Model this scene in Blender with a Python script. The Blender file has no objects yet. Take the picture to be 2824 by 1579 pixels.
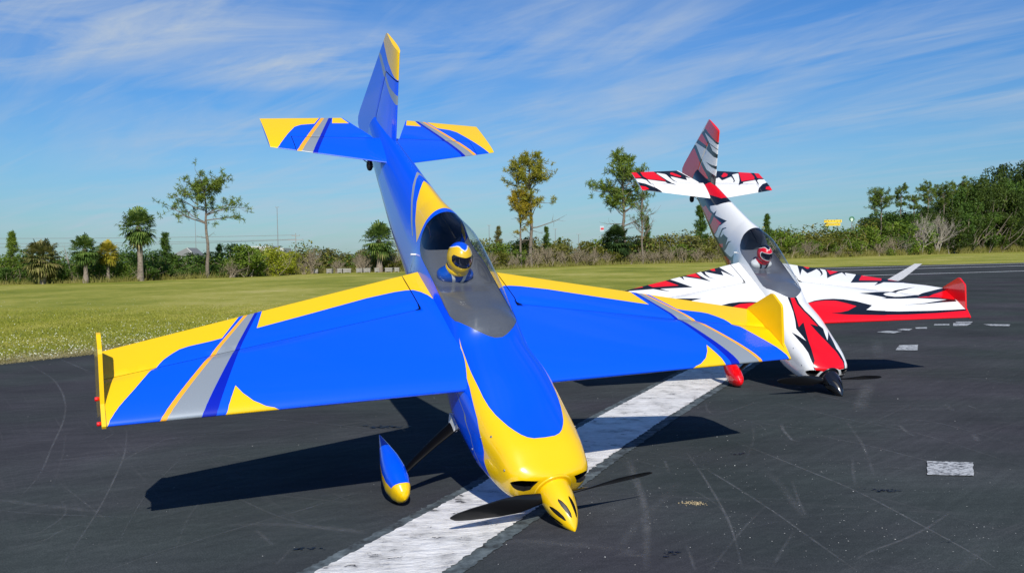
import bpy, math, random
import numpy as np
from mathutils import Vector, Matrix
from mathutils.geometry import delaunay_2d_cdt

PI = math.pi
S = bpy.context.scene
COL = S.collection

# ------------------------------------------------------------------ camera
CAM_H, CAM_F, CAM_PITCH, CAM_ROLL, CAM_SHY = 0.85823, 2586.25, -0.03793, 0.01788, 13.64
cam = bpy.data.cameras.new('camera')
cam_ob = bpy.data.objects.new('camera', cam)
COL.objects.link(cam_ob)
cam.sensor_width = 36.0
cam.lens = CAM_F / 2824 * 36.0
cam.shift_y = CAM_SHY / 2824
cam.clip_start, cam.clip_end = 0.05, 6000
_cp, _sp, _cr, _sr = math.cos(CAM_PITCH), math.sin(CAM_PITCH), math.cos(CAM_ROLL), math.sin(CAM_ROLL)
_f, _u, _r = Vector((0, _cp, _sp)), Vector((0, -_sp, _cp)), Vector((1, 0, 0))
_rr, _uu = _cr * _r - _sr * _u, _sr * _r + _cr * _u
cam_ob.matrix_world = Matrix(((_rr.x, _uu.x, -_f.x, 0), (_rr.y, _uu.y, -_f.y, 0), (_rr.z, _uu.z, -_f.z, CAM_H), (0, 0, 0, 1)))
S.camera = cam_ob

# ------------------------------------------------------------------ sun, sky, exposure
SUN_DIR = Vector((0.105, -0.80, 0.59)).normalized()          # towards the sun
SUN_EL = math.asin(SUN_DIR.z)
SUN_AZ = math.atan2(SUN_DIR.x, SUN_DIR.y)                    # from +Y towards +X
sun = bpy.data.lights.new('sun', 'SUN')
sun.energy, sun.angle, sun.color = 4.8, math.radians(0.5), (1.0, 0.95, 0.87)
sun_ob = bpy.data.objects.new('sun', sun)
COL.objects.link(sun_ob)
sun_ob.rotation_euler = (-SUN_DIR).to_track_quat('-Z', 'Y').to_euler()
sun_ob.location = SUN_DIR * 50

world = bpy.data.worlds.new('World')
S.world = world
world.use_nodes = True
nt = world.node_tree
nt.nodes.clear()
def N(t, kind, **kw):
    n = t.nodes.new(kind)
    for k, v in kw.items():
        if k in n.inputs.keys() if hasattr(n, 'inputs') else False:
            n.inputs[k].default_value = v
        else:
            setattr(n, k, v)
    return n
def L(t, a, b): t.links.new(a, b)
def math_node(t, op, a, b=None, clamp=False):
    n = t.nodes.new('ShaderNodeMath'); n.operation = op; n.use_clamp = clamp
    for i, v in enumerate((a, b)):
        if v is None: continue
        if isinstance(v, (int, float)): n.inputs[i].default_value = v
        else: t.links.new(v, n.inputs[i])
    return n.outputs[0]
def ramp(t, fac, stops):
    n = t.nodes.new('ShaderNodeValToRGB')
    while len(n.color_ramp.elements) > 1: n.color_ramp.elements.remove(n.color_ramp.elements[-1])
    for i, (p, c) in enumerate(stops):
        e = n.color_ramp.elements[0] if i == 0 else n.color_ramp.elements.new(p)
        e.position = p; e.color = c if len(c) == 4 else (*c, 1)
    t.links.new(fac, n.inputs[0]); return n.outputs[0]
def mix_rgb(t, fac, a, b, mode='MIX'):
    n = t.nodes.new('ShaderNodeMix'); n.data_type = 'RGBA'; n.blend_type = mode
    for sock, v in ((n.inputs[0], fac), (n.inputs[6], a), (n.inputs[7], b)):
        if isinstance(v, (int, float)): sock.default_value = v
        elif isinstance(v, tuple): sock.default_value = v if len(v) == 4 else (*v, 1)
        else: t.links.new(v, sock)
    return n.outputs[2]

sky = nt.nodes.new('ShaderNodeTexSky')
sky.sky_type = 'NISHITA'; sky.sun_disc = False
sky.sun_elevation = SUN_EL; sky.sun_rotation = SUN_AZ
sky.air_density, sky.dust_density, sky.ozone_density, sky.altitude = 1.0, 0.35, 2.2, 0
co = nt.nodes.new('ShaderNodeTexCoord')
sep = nt.nodes.new('ShaderNodeSeparateXYZ'); L(nt, co.outputs['Generated'], sep.inputs[0])
zz = math_node(nt, 'ADD', math_node(nt, 'MAXIMUM', sep.outputs[2], 0.0), 0.16)
px = math_node(nt, 'DIVIDE', sep.outputs[0], zz)
py = math_node(nt, 'DIVIDE', sep.outputs[1], zz)
cmb = nt.nodes.new('ShaderNodeCombineXYZ'); L(nt, px, cmb.inputs[0]); L(nt, py, cmb.inputs[1])
def cloud_noise(rot, scale, sc, detail, rough, dist=0.0, off=(0, 0, 0)):
    m = nt.nodes.new('ShaderNodeMapping'); m.vector_type = 'TEXTURE'; m.inputs['Rotation'].default_value = (0, 0, math.radians(rot))
    m.inputs['Scale'].default_value = tuple(1 / s_ for s_ in scale); m.inputs['Location'].default_value = off
    L(nt, cmb.outputs[0], m.inputs[0])
    n = nt.nodes.new('ShaderNodeTexNoise'); n.inputs['Scale'].default_value = sc
    n.inputs['Detail'].default_value = detail; n.inputs['Roughness'].default_value = rough
    n.inputs['Distortion'].default_value = dist
    L(nt, m.outputs[0], n.inputs['Vector']); return n.outputs[0]
big = cloud_noise(-20, (0.55, 1.0, 1), 0.9, 4, 0.55, 0.4, (3.3, 1.2, 0))
streak = cloud_noise(-48, (0.34, 1.1, 1), 2.2, 7, 0.56, 1.3, (1.0, 5.0, 0))
wisp = cloud_noise(-38, (0.26, 1.6, 1), 3.0, 7, 0.6, 1.5, (7.0, 2.0, 0))
soft = cloud_noise(-12, (0.55, 1.2, 1), 2.6, 9, 0.62, 0.9, (2.0, 8.0, 0))
def bank(cx, cy, rx, ry, hard=1.0):
    """a cirrus bank over one part of the sky dome"""
    dx = math_node(nt, 'DIVIDE', math_node(nt, 'SUBTRACT', px, cx), rx); dy = math_node(nt, 'DIVIDE', math_node(nt, 'SUBTRACT', py, cy), ry)
    d2 = math_node(nt, 'ADD', math_node(nt, 'MULTIPLY', dx, dx), math_node(nt, 'MULTIPLY', dy, dy))
    return math_node(nt, 'MULTIPLY', math_node(nt, 'SUBTRACT', 1.0, d2, True), hard)
banks = bank(-1.05, 2.32, .85, .42, .75)
for args in ((-.45, 2.66, .75, .26, .75), (.25, 2.52, .62, .42, .65), (.95, 2.55, .55, .55, .55), (1.35, 3.0, .6, .6, .5), (-.9, 3.5, .9, .5, .30), (.6, 3.3, .9, .7, .42), (1.6, 3.8, 1.2, .8, .4), (-1.5, 4.4, 1.4, .8, .35), (0, 5.0, 3.0, 1.4, .35), (-2.8, 2.2, 1.2, .9, .5), (2.9, 2.2, 1.3, .9, .5)):
    banks = math_node(nt, 'MAXIMUM', banks, bank(*args))
m1 = ramp(nt, big, [(0.36, (0, 0, 0)), (0.66, (1, 1, 1))])
m2 = ramp(nt, streak, [(0.40, (0, 0, 0)), (0.78, (1, 1, 1))])
m3 = ramp(nt, wisp, [(0.50, (0, 0, 0)), (0.80, (1, 1, 1))])
m4 = ramp(nt, soft, [(0.38, (0, 0, 0)), (0.64, (1, 1, 1))])
lefty = math_node(nt, 'SUBTRACT', .55, math_node(nt, 'MULTIPLY', px, .7), True)
tex = math_node(nt, 'ADD', math_node(nt, 'MULTIPLY', m4, lefty), math_node(nt, 'MULTIPLY', m2, math_node(nt, 'SUBTRACT', 1.0, lefty)))
cl = math_node(nt, 'ADD', math_node(nt, 'MULTIPLY', banks, math_node(nt, 'ADD', math_node(nt, 'MULTIPLY', tex, 1.25), .08)),
               math_node(nt, 'ADD', math_node(nt, 'MULTIPLY', math_node(nt, 'MULTIPLY', m1, m2), .36), math_node(nt, 'MULTIPLY', m3, .34)), True)
SKY_STRENGTH = 0.085
grad = ramp(nt, math_node(nt, 'MULTIPLY', math_node(nt, 'MAXIMUM', sep.outputs[2], 0.0), 2.0), [(0.0, (0.48, 0.72, 0.94)), (0.20, (0.50, 0.82, 1.12)), (0.45, (0.36, 0.80, 1.32)), (1.0, (0.22, 0.66, 1.2))])
tint = mix_rgb(nt, 1.0, sky.outputs[0], grad, 'MULTIPLY')
cloudcol = (5.6, 6.6, 7.9, 1)
skyc = mix_rgb(nt, math_node(nt, 'MULTIPLY', cl, 0.85), tint, cloudcol)
bg = nt.nodes.new('ShaderNodeBackground'); bg.inputs[1].default_value = SKY_STRENGTH
L(nt, skyc, bg.inputs[0])
wo = nt.nodes.new('ShaderNodeOutputWorld'); L(nt, bg.outputs[0], wo.inputs[0])

S.view_settings.view_transform = 'Standard'
S.view_settings.look = 'None'
S.view_settings.exposure = 0.0
S.view_settings.gamma = 1.0
S.view_settings.use_curve_mapping = False
S.render.engine = 'CYCLES'
S.cycles.max_bounces = 8
S.cycles.transparent_max_bounces = 16

# ------------------------------------------------------------------ helpers
def tag(o, label=None, cat=None, group=None, kind=None):
    if label: o['label'] = label
    if cat: o['category'] = cat
    if group: o['group'] = group
    if kind: o['kind'] = kind
    return o
def empty(name, M=None):
    o = bpy.data.objects.new(name, None); o.empty_display_size = 0.1
    COL.objects.link(o)
    if M is not None: o.matrix_world = M
    return o
def link(name, me, parent=None, loc=None):
    o = bpy.data.objects.new(name, me); COL.objects.link(o)
    if parent is not None: o.parent = parent
    if loc is not None: o.location = loc
    return o

MATS = {}
def mat(name, rgb, rough=0.5, spec=0.5, metal=0.0, coat=0.0, bump=None, vary=None, coat_rough=0.03):
    """Principled material; vary = (scale, second colour, contrast lo, hi, detail); bump = (scale, strength, distance)."""
    if name in MATS: return MATS[name]
    m = bpy.data.materials.new(name); m.use_nodes = True
    t = m.node_tree; b = t.nodes['Principled BSDF']
    b.inputs['Base Color'].default_value = (*rgb, 1)
    b.inputs['Roughness'].default_value = rough
    b.inputs['Specular IOR Level'].default_value = spec
    b.inputs['Metallic'].default_value = metal
    b.inputs['Coat Weight'].default_value = coat
    b.inputs['Coat Roughness'].default_value = coat_rough
    c = None
    if vary or bump:
        c = t.nodes.new('ShaderNodeTexCoord')
    if vary:
        n = t.nodes.new('ShaderNodeTexNoise'); n.inputs['Scale'].default_value = vary[0]; n.inputs['Detail'].default_value = vary[4] if len(vary) > 4 else 4
        L(t, c.outputs['Object'], n.inputs['Vector'])
        r = ramp(t, n.outputs[0], [(vary[2], (*rgb, 1)), (vary[3], (*vary[1], 1))])
        L(t, r, b.inputs['Base Color'])
    if bump:
        n2 = t.nodes.new('ShaderNodeTexNoise'); n2.inputs['Scale'].default_value = bump[0]; n2.inputs['Detail'].default_value = 3
        L(t, c.outputs['Object'], n2.inputs['Vector'])
        bn = t.nodes.new('ShaderNodeBump'); bn.inputs['Strength'].default_value = bump[1]; bn.inputs['Distance'].default_value = bump[2]
        L(t, n2.outputs[0], bn.inputs['Height']); L(t, bn.outputs[0], b.inputs['Normal'])
    MATS[name] = m
    return m

class Acc:
    """Collects faces with their own loop normals and material slots, then becomes one mesh."""
    def __init__(s): s.v, s.f, s.m, s.n = [], [], [], []
    def face(s, idx, mi, nrm): s.f.append(idx); s.m.append(mi); s.n.append(nrm)
    def grid(s, P, mi=0, flip=False, close_u=False, close_v=False):
        """P: array (nu, nv, 3) smooth surface."""
        P = np.asarray(P, float); nu, nv = P.shape[:2]
        du = np.gradient(P, axis=0) if not close_u else np.roll(P, -1, 0) - np.roll(P, 1, 0)
        dv = np.gradient(P, axis=1) if not close_v else np.roll(P, -1, 1) - np.roll(P, 1, 1)
        nr = np.cross(du, dv)
        l = np.linalg.norm(nr, axis=-1, keepdims=True)
        bad = (l[..., 0] < 1e-12)
        nr = nr / np.maximum(l, 1e-12)
        if bad.any():
            for i, j in np.argwhere(bad):
                k = i + 1 if i < nu // 2 else i - 1
                a = nr[k].mean(0); nr[i, j] = a / max(np.linalg.norm(a), 1e-9)
        if flip: nr = -nr
        o = len(s.v); s.v += P.reshape(-1, 3).tolist()
        for i in range(nu if close_u else nu - 1):
            for j in range(nv if close_v else nv - 1):
                a, b = i * nv + j, ((i + 1) % nu) * nv + j
                c, d = ((i + 1) % nu) * nv + (j + 1) % nv, i * nv + (j + 1) % nv
                q = [a, b, c, d]
                if flip: q.reverse()
                s.face([o + k for k in q], mi, [tuple(nr.reshape(-1, 3)[k]) for k in q])
    def flat(s, pts, mi=0, flip=False):
        p = [np.asarray(x, float) for x in pts]
        if flip: p = p[::-1]
        n = np.zeros(3)
        for i in range(len(p)):
            a, b = p[i], p[(i + 1) % len(p)]
            n += np.cross(a, b)
        l = np.linalg.norm(n); n = n / l if l > 0 else np.array([0, 0, 1.])
        o = len(s.v); s.v += [x.tolist() for x in p]
        s.face(list(range(o, o + len(p))), mi, [tuple(n)] * len(p))
    def box(s, c, d, mi=0, M=None):
        c, d = np.asarray(c, float), np.asarray(d, float) / 2
        k = np.array([[x, y, z] for x in (-1, 1) for y in (-1, 1) for z in (-1, 1)]) * d
        if M is not None: k = k @ np.asarray(M).T
        k = k + c
        for q in ((0, 1, 3, 2), (4, 6, 7, 5), (0, 4, 5, 1), (2, 3, 7, 6), (0, 2, 6, 4), (1, 5, 7, 3)):
            s.flat([k[i] for i in q], mi)
    def prism(s, poly, f, g, mi=0, mside=None):
        """poly 2D list; f(p)->3D one face, g(p)->3D the other; side walls between."""
        A = [np.array(f(p)) for p in poly]; B = [np.array(g(p)) for p in poly]
        s.flat(A, mi); s.flat(B[::-1], mi)
        for i in range(len(poly)):
            j = (i + 1) % len(poly)
            s.flat([A[j], A[i], B[i], B[j]], mi if mside is None else mside)
    def tube(s, pts, rad, n=8, mi=0, caps=True):
        pts = [np.asarray(p, float) for p in pts]
        if np.isscalar(rad): rad = [rad] * len(pts)
        rings = []
        prev = None
        for i, p in enumerate(pts):
            t = pts[min(i + 1, len(pts) - 1)] - pts[max(i - 1, 0)]; t /= max(np.linalg.norm(t), 1e-9)
            if prev is None:
                a = np.array([0, 0, 1.]) if abs(t[2]) < .9 else np.array([1., 0, 0])
            else: a = prev
            x = a - t * (a @ t); x /= np.linalg.norm(x); prev = x; y = np.cross(t, x)
            rings.append([p + rad[i] * (math.cos(q) * x + math.sin(q) * y) for q in np.linspace(0, 2 * PI, n, endpoint=False)])
        R = np.array(rings)
        s.grid(R, mi, flip=True, close_v=True)
        if caps:
            s.flat(R[0][::-1], mi); s.flat(R[-1], mi)
    def lathe(s, prof, origin, axis, n=24, mi=0, flip=False):
        """prof: (along, radius) pairs."""
        a = np.asarray(axis, float); a /= np.linalg.norm(a)
        x = np.array([0, 0, 1.]) if abs(a[2]) < .9 else np.array([1., 0, 0])
        x = x - a * (x @ a); x /= np.linalg.norm(x); y = np.cross(a, x); o = np.asarray(origin, float)
        P = np.array([[o + h * a + r * (math.cos(q) * x + math.sin(q) * y) for q in np.linspace(0, 2 * PI, n, endpoint=False)] for h, r in prof])
        s.grid(P, mi, flip=not flip, close_v=True)
    def mesh(s, name, mats):
        V = np.asarray(s.v, float)
        F, Nn = [], []
        for f, n in zip(s.f, s.n):
            a, b, c = V[f[0]], V[f[1]], V[f[2]]
            g = np.cross(b - a, c - a)
            if g @ np.mean(np.asarray(n), 0) < 0: f = f[::-1]; n = n[::-1]
            F.append(f); Nn += [tuple(x) for x in n]
        used = np.unique(np.concatenate([np.asarray(f) for f in F])); mp = np.full(len(V), -1); mp[used] = np.arange(len(used))
        V = V[used]; F = [[int(mp[i]) for i in f] for f in F]
        me = bpy.data.meshes.new(name)
        me.from_pydata(V.tolist(), [], F)
        for m in mats: me.materials.append(m)
        me.polygons.foreach_set('material_index', np.array(s.m, np.int32))
        me.polygons.foreach_set('use_smooth', np.ones(len(F), bool))
        me.update()
        me.normals_split_custom_set(Nn)
        return me
    def build(s, name, mats, parent=None, label=None):
        o = link(name, s.mesh(name, mats if isinstance(mats, (list, tuple)) else [mats]), parent)
        if label: o['label'] = label
        return o

def inside(P, poly):
    P = np.asarray(P, float); q = np.asarray(poly, float)
    x, y = P[:, 0], P[:, 1]; r = np.zeros(len(P), bool)
    for i in range(len(q)):
        (x1, y1), (x2, y2) = q[i - 1], q[i]
        if y1 == y2: continue
        c = ((y1 > y) != (y2 > y)) & (x < (x2 - x1) * (y - y1) / (y2 - y1) + x1)
        r ^= c
    return r
def resample(poly, step):
    out = []
    for i in range(len(poly)):
        a, b = np.asarray(poly[i], float), np.asarray(poly[(i + 1) % len(poly)], float)
        n = max(1, int(math.ceil(np.linalg.norm((b - a)) / step)))
        for k in range(n): out.append(tuple(a + (b - a) * k / n))
    return out
HOLE = -1
def painted(acc, domain, paints, gpts, fn, outward, step=0.03, base=0):
    """Triangulates a 2-D domain with the outlines of the painted areas as edges, gives each triangle the material of the last area over it,
    and maps it to 3-D by fn(U)->(n,3). outward: +1/-1 orientation of du x dv. Returns the resampled outline."""
    dom = resample(domain, step)
    V, Ed = [], []
    def loop(p):
        o = len(V); V.extend(p); Ed.extend([(o + i, o + (i + 1) % len(p)) for i in range(len(p))])
    loop(dom)
    P2 = [(mi, resample(p, step)) for mi, p in paints]
    for mi, p in P2: loop(p)
    g = np.asarray(gpts, float)
    g = g[inside(g, dom)]
    V.extend([tuple(x) for x in g])
    r = delaunay_2d_cdt([Vector(v) for v in V], Ed, [], 0, 1e-6)
    v2 = np.array([tuple(v) for v in r[0]]); tr = [list(f) for f in r[2]]
    cen = np.array([v2[f].mean(0) for f in tr])
    ok = inside(cen, dom); mi = np.full(len(tr), base)
    for m, p in P2: mi[inside(cen, p)] = m
    P = fn(v2); e = 1e-3
    d1 = fn(v2 + [e, 0]) - fn(v2 - [e, 0]); d2 = fn(v2 + [0, e]) - fn(v2 - [0, e])
    nr = np.cross(d1, d2) * outward
    l = np.linalg.norm(nr, axis=1); nr = nr / np.maximum(l, 1e-15)[:, None]
    o = len(acc.v); acc.v += P.tolist()
    for i, f in enumerate(tr):
        if ok[i] and mi[i] != HOLE:
            acc.face([o + k for k in f], int(mi[i]), [tuple(nr[k]) if l[k] > 1e-12 else tuple(nr[f].sum(0)) for k in f])
    return dom
XS=np.array([-.172,-.178,-.19,-.22,-.30,-.42,-.59,-.747,-.86,-1.0,-1.24,-1.385,-1.7,-2.0,-2.34])[::-1]
FW=np.array([.068,.106,.128,.147,.160,.175,.178,.158,.146,.138,.1315,.108,.087,.0645,.026])[::-1]
FT=np.array([.064,.066,.070,.078,.098,.106,.131,.139,.193,.236,.265,.244,.204,.174,.13])[::-1]
FB=np.array([-.066,-.070,-.076,-.090,-.117,-.140,-.14,-.14,-.143,-.145,-.142,-.125,-.092,-.045,-.02])[::-1]
def pch(x,xs,ys):
    h=np.diff(xs);d=np.diff(ys)/h
    m=np.zeros_like(ys)
    for i in range(1,len(xs)-1):
        if d[i-1]*d[i]>0: m[i]=3*(h[i-1]+h[i])/((2*h[i]+h[i-1])/d[i-1]+(h[i]+2*h[i-1])/d[i])
    m[0]=d[0];m[-1]=d[-1]
    x=np.clip(x,xs[0],xs[-1]);i=np.clip(np.searchsorted(xs,x,side='right')-1,0,len(xs)-2)
    t=(x-xs[i])/h[i]
    return (2*t**3-3*t**2+1)*ys[i]+(t**3-2*t**2+t)*h[i]*m[i]+(-2*t**3+3*t**2)*ys[i+1]+(t**3-t**2)*h[i]*m[i+1]
def fus_sec(x):
    x=np.asarray(x,float)
    zc=np.interp(x,[-2.34,-1.2,-.6,-.25,-.172],[.07,.04,.0,-.008,-.0005])
    nb=np.interp(x,[-1.6,-.6,-.3,-.19,-.172],[6.0,4.5,3.2,2.4,2.0]);nt=np.interp(x,[-1.9,-1.5,-1.4,-.75,-.55,-.42,-.3,-.22,-.19,-.172],[1.62,1.75,2.2,2.3,2.5,2.8,3.3,3.3,2.7,2.0])
    return pch(x,XS,FW),pch(x,XS,FT),pch(x,XS,FB),zc,nt,nb
def fus(x,th):
    w,t,b,c,nt,nb=fus_sec(x)
    s,k=np.sin(th),np.cos(th)
    n=np.where(k>=0,nt,nb)
    y=w*np.sign(s)*np.abs(s)**(2/n)
    z=c+np.where(k>=0,(t-c)*np.abs(k)**(2/n),(b-c)*np.abs(k)**(2/n))
    return np.stack([np.broadcast_to(x,y.shape),y,z],-1)
def fus_F(p):
    w,t,b,c,nt,nb=fus_sec(p[...,0]);z=p[...,2]-c;up=z>0
    n=np.where(up,nt,nb);e=np.where(up,t-c,c-b)
    f=((np.abs(p[...,1]/w))**n+np.abs(z/e)**n)**(1/n)-1
    return np.where((p[...,0]>-.172)|(p[...,0]<-2.34),1.,f)
def fus_th(p):
    w,t,b,c,nt,nb=fus_sec(p[...,0]);z=p[...,2]-c;up=z>0
    n=np.where(up,nt,nb);e=np.where(up,t-c,c-b)
    a=np.abs(p[...,1]/w)**(n/2);k=np.abs(z/e)**(n/2)*np.where(up,1,-1)
    return np.arctan2(a,k)*np.sign(p[...,1])
def naca(u,t):
    u=np.clip(u,0,1)
    return 5*t*(.2969*np.sqrt(u)-.126*u-.3516*u**2+.2843*u**3-.1015*u**4)
def wing_ch(y):
    f=(np.abs(y)-.15)/(1.3-.15)
    le=-.588+f*(-.5955+.588); te=-1.2385+f*(-.9125+1.2385)
    return le,te,.0555-.0085*f,.11+f*.0
def wing_z(x,y):
    le,te,z,t=wing_ch(y);c=le-te
    return z,naca((le-x)/c,t)*c
def stab_ch(y):
    f=(np.abs(y)-.0766)/(.5372-.0766)
    le=-1.9648+f*(-2.111+1.9648);te=-2.3553+0*f
    return le,te,.1076-.0241*f
def stab_z(x,y):
    le,te,z=stab_ch(y);c=le-te
    return z,naca((le-x)/c,.02/.34)*c*.95
def fin_ch(z):
    f=(z-.185)/(.522-.185)
    le=-2.047+f*(-2.2102+2.047);g=(z+.0078)/(.5186+.0078)
    te=-2.5891+g*(-2.4095+2.5891)
    return le,te
def fin_y(x,z):
    le,te=fin_ch(z);c=le-te
    return naca((le-x)/c,.022/np.maximum(c,.2))*c
# ------------------------------------------------------------------ ground, runway and its markings
def obj_coord(t): return t.nodes.new('ShaderNodeTexCoord').outputs['Object']
def noise(t, vec, scale, detail=4, rough=.55, sc=None, rot=0, dist=0):
    if sc or rot:
        m = t.nodes.new('ShaderNodeMapping'); m.vector_type = 'TEXTURE'; m.inputs['Scale'].default_value = tuple(1 / s_ for s_ in (sc or (1, 1, 1))); m.inputs['Rotation'].default_value = (0, 0, rot)
        L(t, vec, m.inputs[0]); vec = m.outputs[0]
    n = t.nodes.new('ShaderNodeTexNoise'); n.inputs['Scale'].default_value = scale; n.inputs['Detail'].default_value = detail
    n.inputs['Roughness'].default_value = rough; n.inputs['Distortion'].default_value = dist
    L(t, vec, n.inputs['Vector']); return n.outputs[0]
def new_mat(name, rough=.8, spec=.3):
    m = bpy.data.materials.new(name); m.use_nodes = True; t = m.node_tree; b = t.nodes['Principled BSDF']
    b.inputs['Roughness'].default_value = rough; b.inputs['Specular IOR Level'].default_value = spec
    return m, t, b
def bump(t, b, h, strength, dist):
    bn = t.nodes.new('ShaderNodeBump'); bn.inputs['Strength'].default_value = strength; bn.inputs['Distance'].default_value = dist
    L(t, h, bn.inputs['Height']); L(t, bn.outputs[0], b.inputs['Normal'])

m_asph, t, b = new_mat('sealed_asphalt', 1.0, .0)
v = obj_coord(t)
streak1 = noise(t, v, 14, 6, .62, (.12, 1, 1), math.radians(4), .4)
streak2 = noise(t, v, 26, 5, .6, (.10, 1, 1), math.radians(48))
mid = noise(t, v, 48, 4, .65)
patch = noise(t, v, .9, 5, .55)
fine = noise(t, v, 220, 3, .6)
f = math_node(t, 'ADD', math_node(t, 'MULTIPLY', streak1, .18), math_node(t, 'ADD', math_node(t, 'MULTIPLY', streak2, .16), math_node(t, 'ADD', math_node(t, 'MULTIPLY', patch, .40), math_node(t, 'ADD', math_node(t, 'MULTIPLY', mid, .18), math_node(t, 'MULTIPLY', fine, .55)))))
c1 = ramp(t, f, [(.54, (.027, .0305, .0335)), (.76, (.056, .061, .0645)), (.98, (.115, .121, .125))])
tone = ramp(t, noise(t, v, .55, 3), [(.42, (.93, 1.03, .98)), (.62, (1.05, .98, 1.06))])
c2 = mix_rgb(t, 1.0, c1, tone, 'MULTIPLY')
# fine pale scratches worn into the sealer
sc1 = noise(t, v, 3.2, 2, .5, (.02, 1.6, 1), math.radians(38), .25); sc2 = noise(t, v, 4.1, 2, .5, (.02, 1.5, 1), math.radians(-58), .3); sc3 = noise(t, v, 3.6, 2, .5, (.025, 1.6, 1), math.radians(-18), .3)
msk = ramp(t, noise(t, v, 1.7, 4), [(.45, (0, 0, 0)), (.7, (1, 1, 1))])
def thin(x): return ramp(t, x, [(.492, (0, 0, 0)), (.5, (1, 1, 1)), (.508, (0, 0, 0))])
sc = math_node(t, 'MULTIPLY', math_node(t, 'MAXIMUM', thin(sc1), math_node(t, 'MAXIMUM', thin(sc2), thin(sc3))), msk)
c3 = mix_rgb(t, math_node(t, 'MULTIPLY', sc, .35), c2, (.11, .11, .115))
L(t, c3, b.inputs['Base Color'])
bump(t, b, math_node(t, 'ADD', math_node(t, 'MULTIPLY', fine, .5), streak2), .35, .004)

EDGE = [(27.4, 50.2), (20.6, 48.85), (17.2, 47.7), (14, 46.34), (9.6, 36.0), (6.0, 27.6), (2.49, 19.66), (-.8, 14.1), (-3.99, 8.88), (-4.46, 8.12), (-8.2, 1.6), (-14, -8)]
rng = random.Random(11)
def rough_line(pts, step, amp, rg):
    out = []
    for (x0, y0), (x1, y1) in zip(pts[:-1], pts[1:]):
        d = math.hypot(x1 - x0, y1 - y0); n = max(1, int(d / step)); nx, ny = -(y1 - y0) / d, (x1 - x0) / d
        for i in range(n):
            k = rg.uniform(-amp, amp); out.append((x0 + (x1 - x0) * i / n + nx * k, y0 + (y1 - y0) * i / n + ny * k))
    out.append(pts[-1]); return out
edge = rough_line(EDGE, .12, .03, rng)
def sheet(name, poly, z, m, kind='structure'):
    from mathutils.geometry import tessellate_polygon
    tr = tessellate_polygon([[Vector((x, y, 0)) for x, y in poly]])
    me = bpy.data.meshes.new(name); me.from_pydata([(x, y, z) for x, y in poly], [], [list(q) for q in tr]); me.materials.append(m)
    me.update()
    fl = [p for p in me.polygons if p.normal.z < 0]
    if fl: me.flip_normals() if len(fl) > len(me.polygons) / 2 else None
    o = link(name, me); tag(o, kind=kind); return o
sheet('runway', [(-14, -8), (90, -8), (90, 66), (60, 57.5)] + edge[:-1], 0.0, m_asph)

m_grass, t, b = new_mat('mown_grass', .9, .1)
v = obj_coord(t)
g1 = noise(t, v, .23, 5, .6, (1, .6, 1)); g2 = noise(t, v, 2.6, 6, .7); g3 = noise(t, v, 18, 4, .7)
f = math_node(t, 'ADD', math_node(t, 'MULTIPLY', g1, .6), math_node(t, 'ADD', math_node(t, 'MULTIPLY', g2, .28), math_node(t, 'MULTIPLY', g3, .25)))
L(t, ramp(t, f, [(.42, (.14, .17, .022)), (.52, (.24, .26, .034)), (.60, (.36, .34, .066)), (.72, (.54, .47, .17))]), b.inputs['Base Color'])
bump(t, b, math_node(t, 'ADD', g3, g2), .5, .04)
gf = Acc(); gf.flat([(-1500, -60, -.012), (1500, -60, -.012), (1500, 3000, -.012), (-1500, 3000, -.012)])
tag(gf.build('grass_field', [m_grass]), kind='structure')

# painted stripe: pale older coat beneath, white coat above
m_old, t, b = new_mat('old_grey_paint', .9, .05)
v = obj_coord(t)
L(t, ramp(t, noise(t, v, 14, 6, .7), [(.36, (.04, .044, .046)), (.52, (.10, .122, .13)), (.74, (.22, .26, .27))]), b.inputs['Base Color'])
m_white, t, b = new_mat('cracked_white_paint', .8, .1)
v = obj_coord(t)
w1 = noise(t, v, 34, 5, .65, (.3, 1, 1), math.radians(10)); w2 = noise(t, v, 9, 5, .7); w3 = noise(t, v, 34, 6, .7, (.5, 1, 1), math.radians(8), .8)
chip = ramp(t, math_node(t, 'ADD', math_node(t, 'MULTIPLY', w3, .6), math_node(t, 'MULTIPLY', w2, .4)), [(.392, (0, 0, 0)), (.408, (1, 1, 1))])
wc = ramp(t, w2, [(.34, (.46, .45, .43)), (.47, (.70, .685, .65)), (.62, (.84, .825, .79)), (.78, (.87, .855, .82))])
L(t, mix_rgb(t, chip, (.05, .05, .055), wc), b.inputs['Base Color'])
bump(t, b, math_node(t, 'ADD', math_node(t, 'MULTIPLY', w1, .8), math_node(t, 'ADD', math_node(t, 'MULTIPLY', w2, .9), math_node(t, 'MULTIPLY', w3, .6))), .75, .014)
SL = [(-1.75, -.2), (-.54, 2.56), (-.17, 3.40), (.43, 4.88), (1.06, 6.34), (4.45, 13.9), (10.80, 26.87), (22.8, 53.05)]
SR = [(-1.36, -.2), (-.19, 2.54), (.06, 3.12), (.46, 4.08), (.80, 4.86), (1.40, 6.18), (4.79, 13.75), (11.12, 26.65), (23.05, 52.65)]
def noisy(pts, amp, step, sd): return rough_line(pts, step, amp, random.Random(sd))
off = lambda pts, d: [(x + d * .91, y - d * .41) for x, y in pts]
SLn, SRn = SL[:4] + [(1.06, 6.34), (2.2, 8.9)], SR[:5] + [(1.40, 6.18), (2.54, 8.74)]
sheet('stripe_border', noisy(off(SLn, -.045), .005, .014, 1) + noisy(off(SRn, .05), .006, .014, 2)[::-1], .003, m_old)
st_ = sheet('runway_stripe', noisy(SL, .0045, .013, 3) + noisy(SR, .006, .013, 4)[::-1], .006, m_white)
m_line, t, b = new_mat('thin_line_paint', .7, .3)
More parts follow.
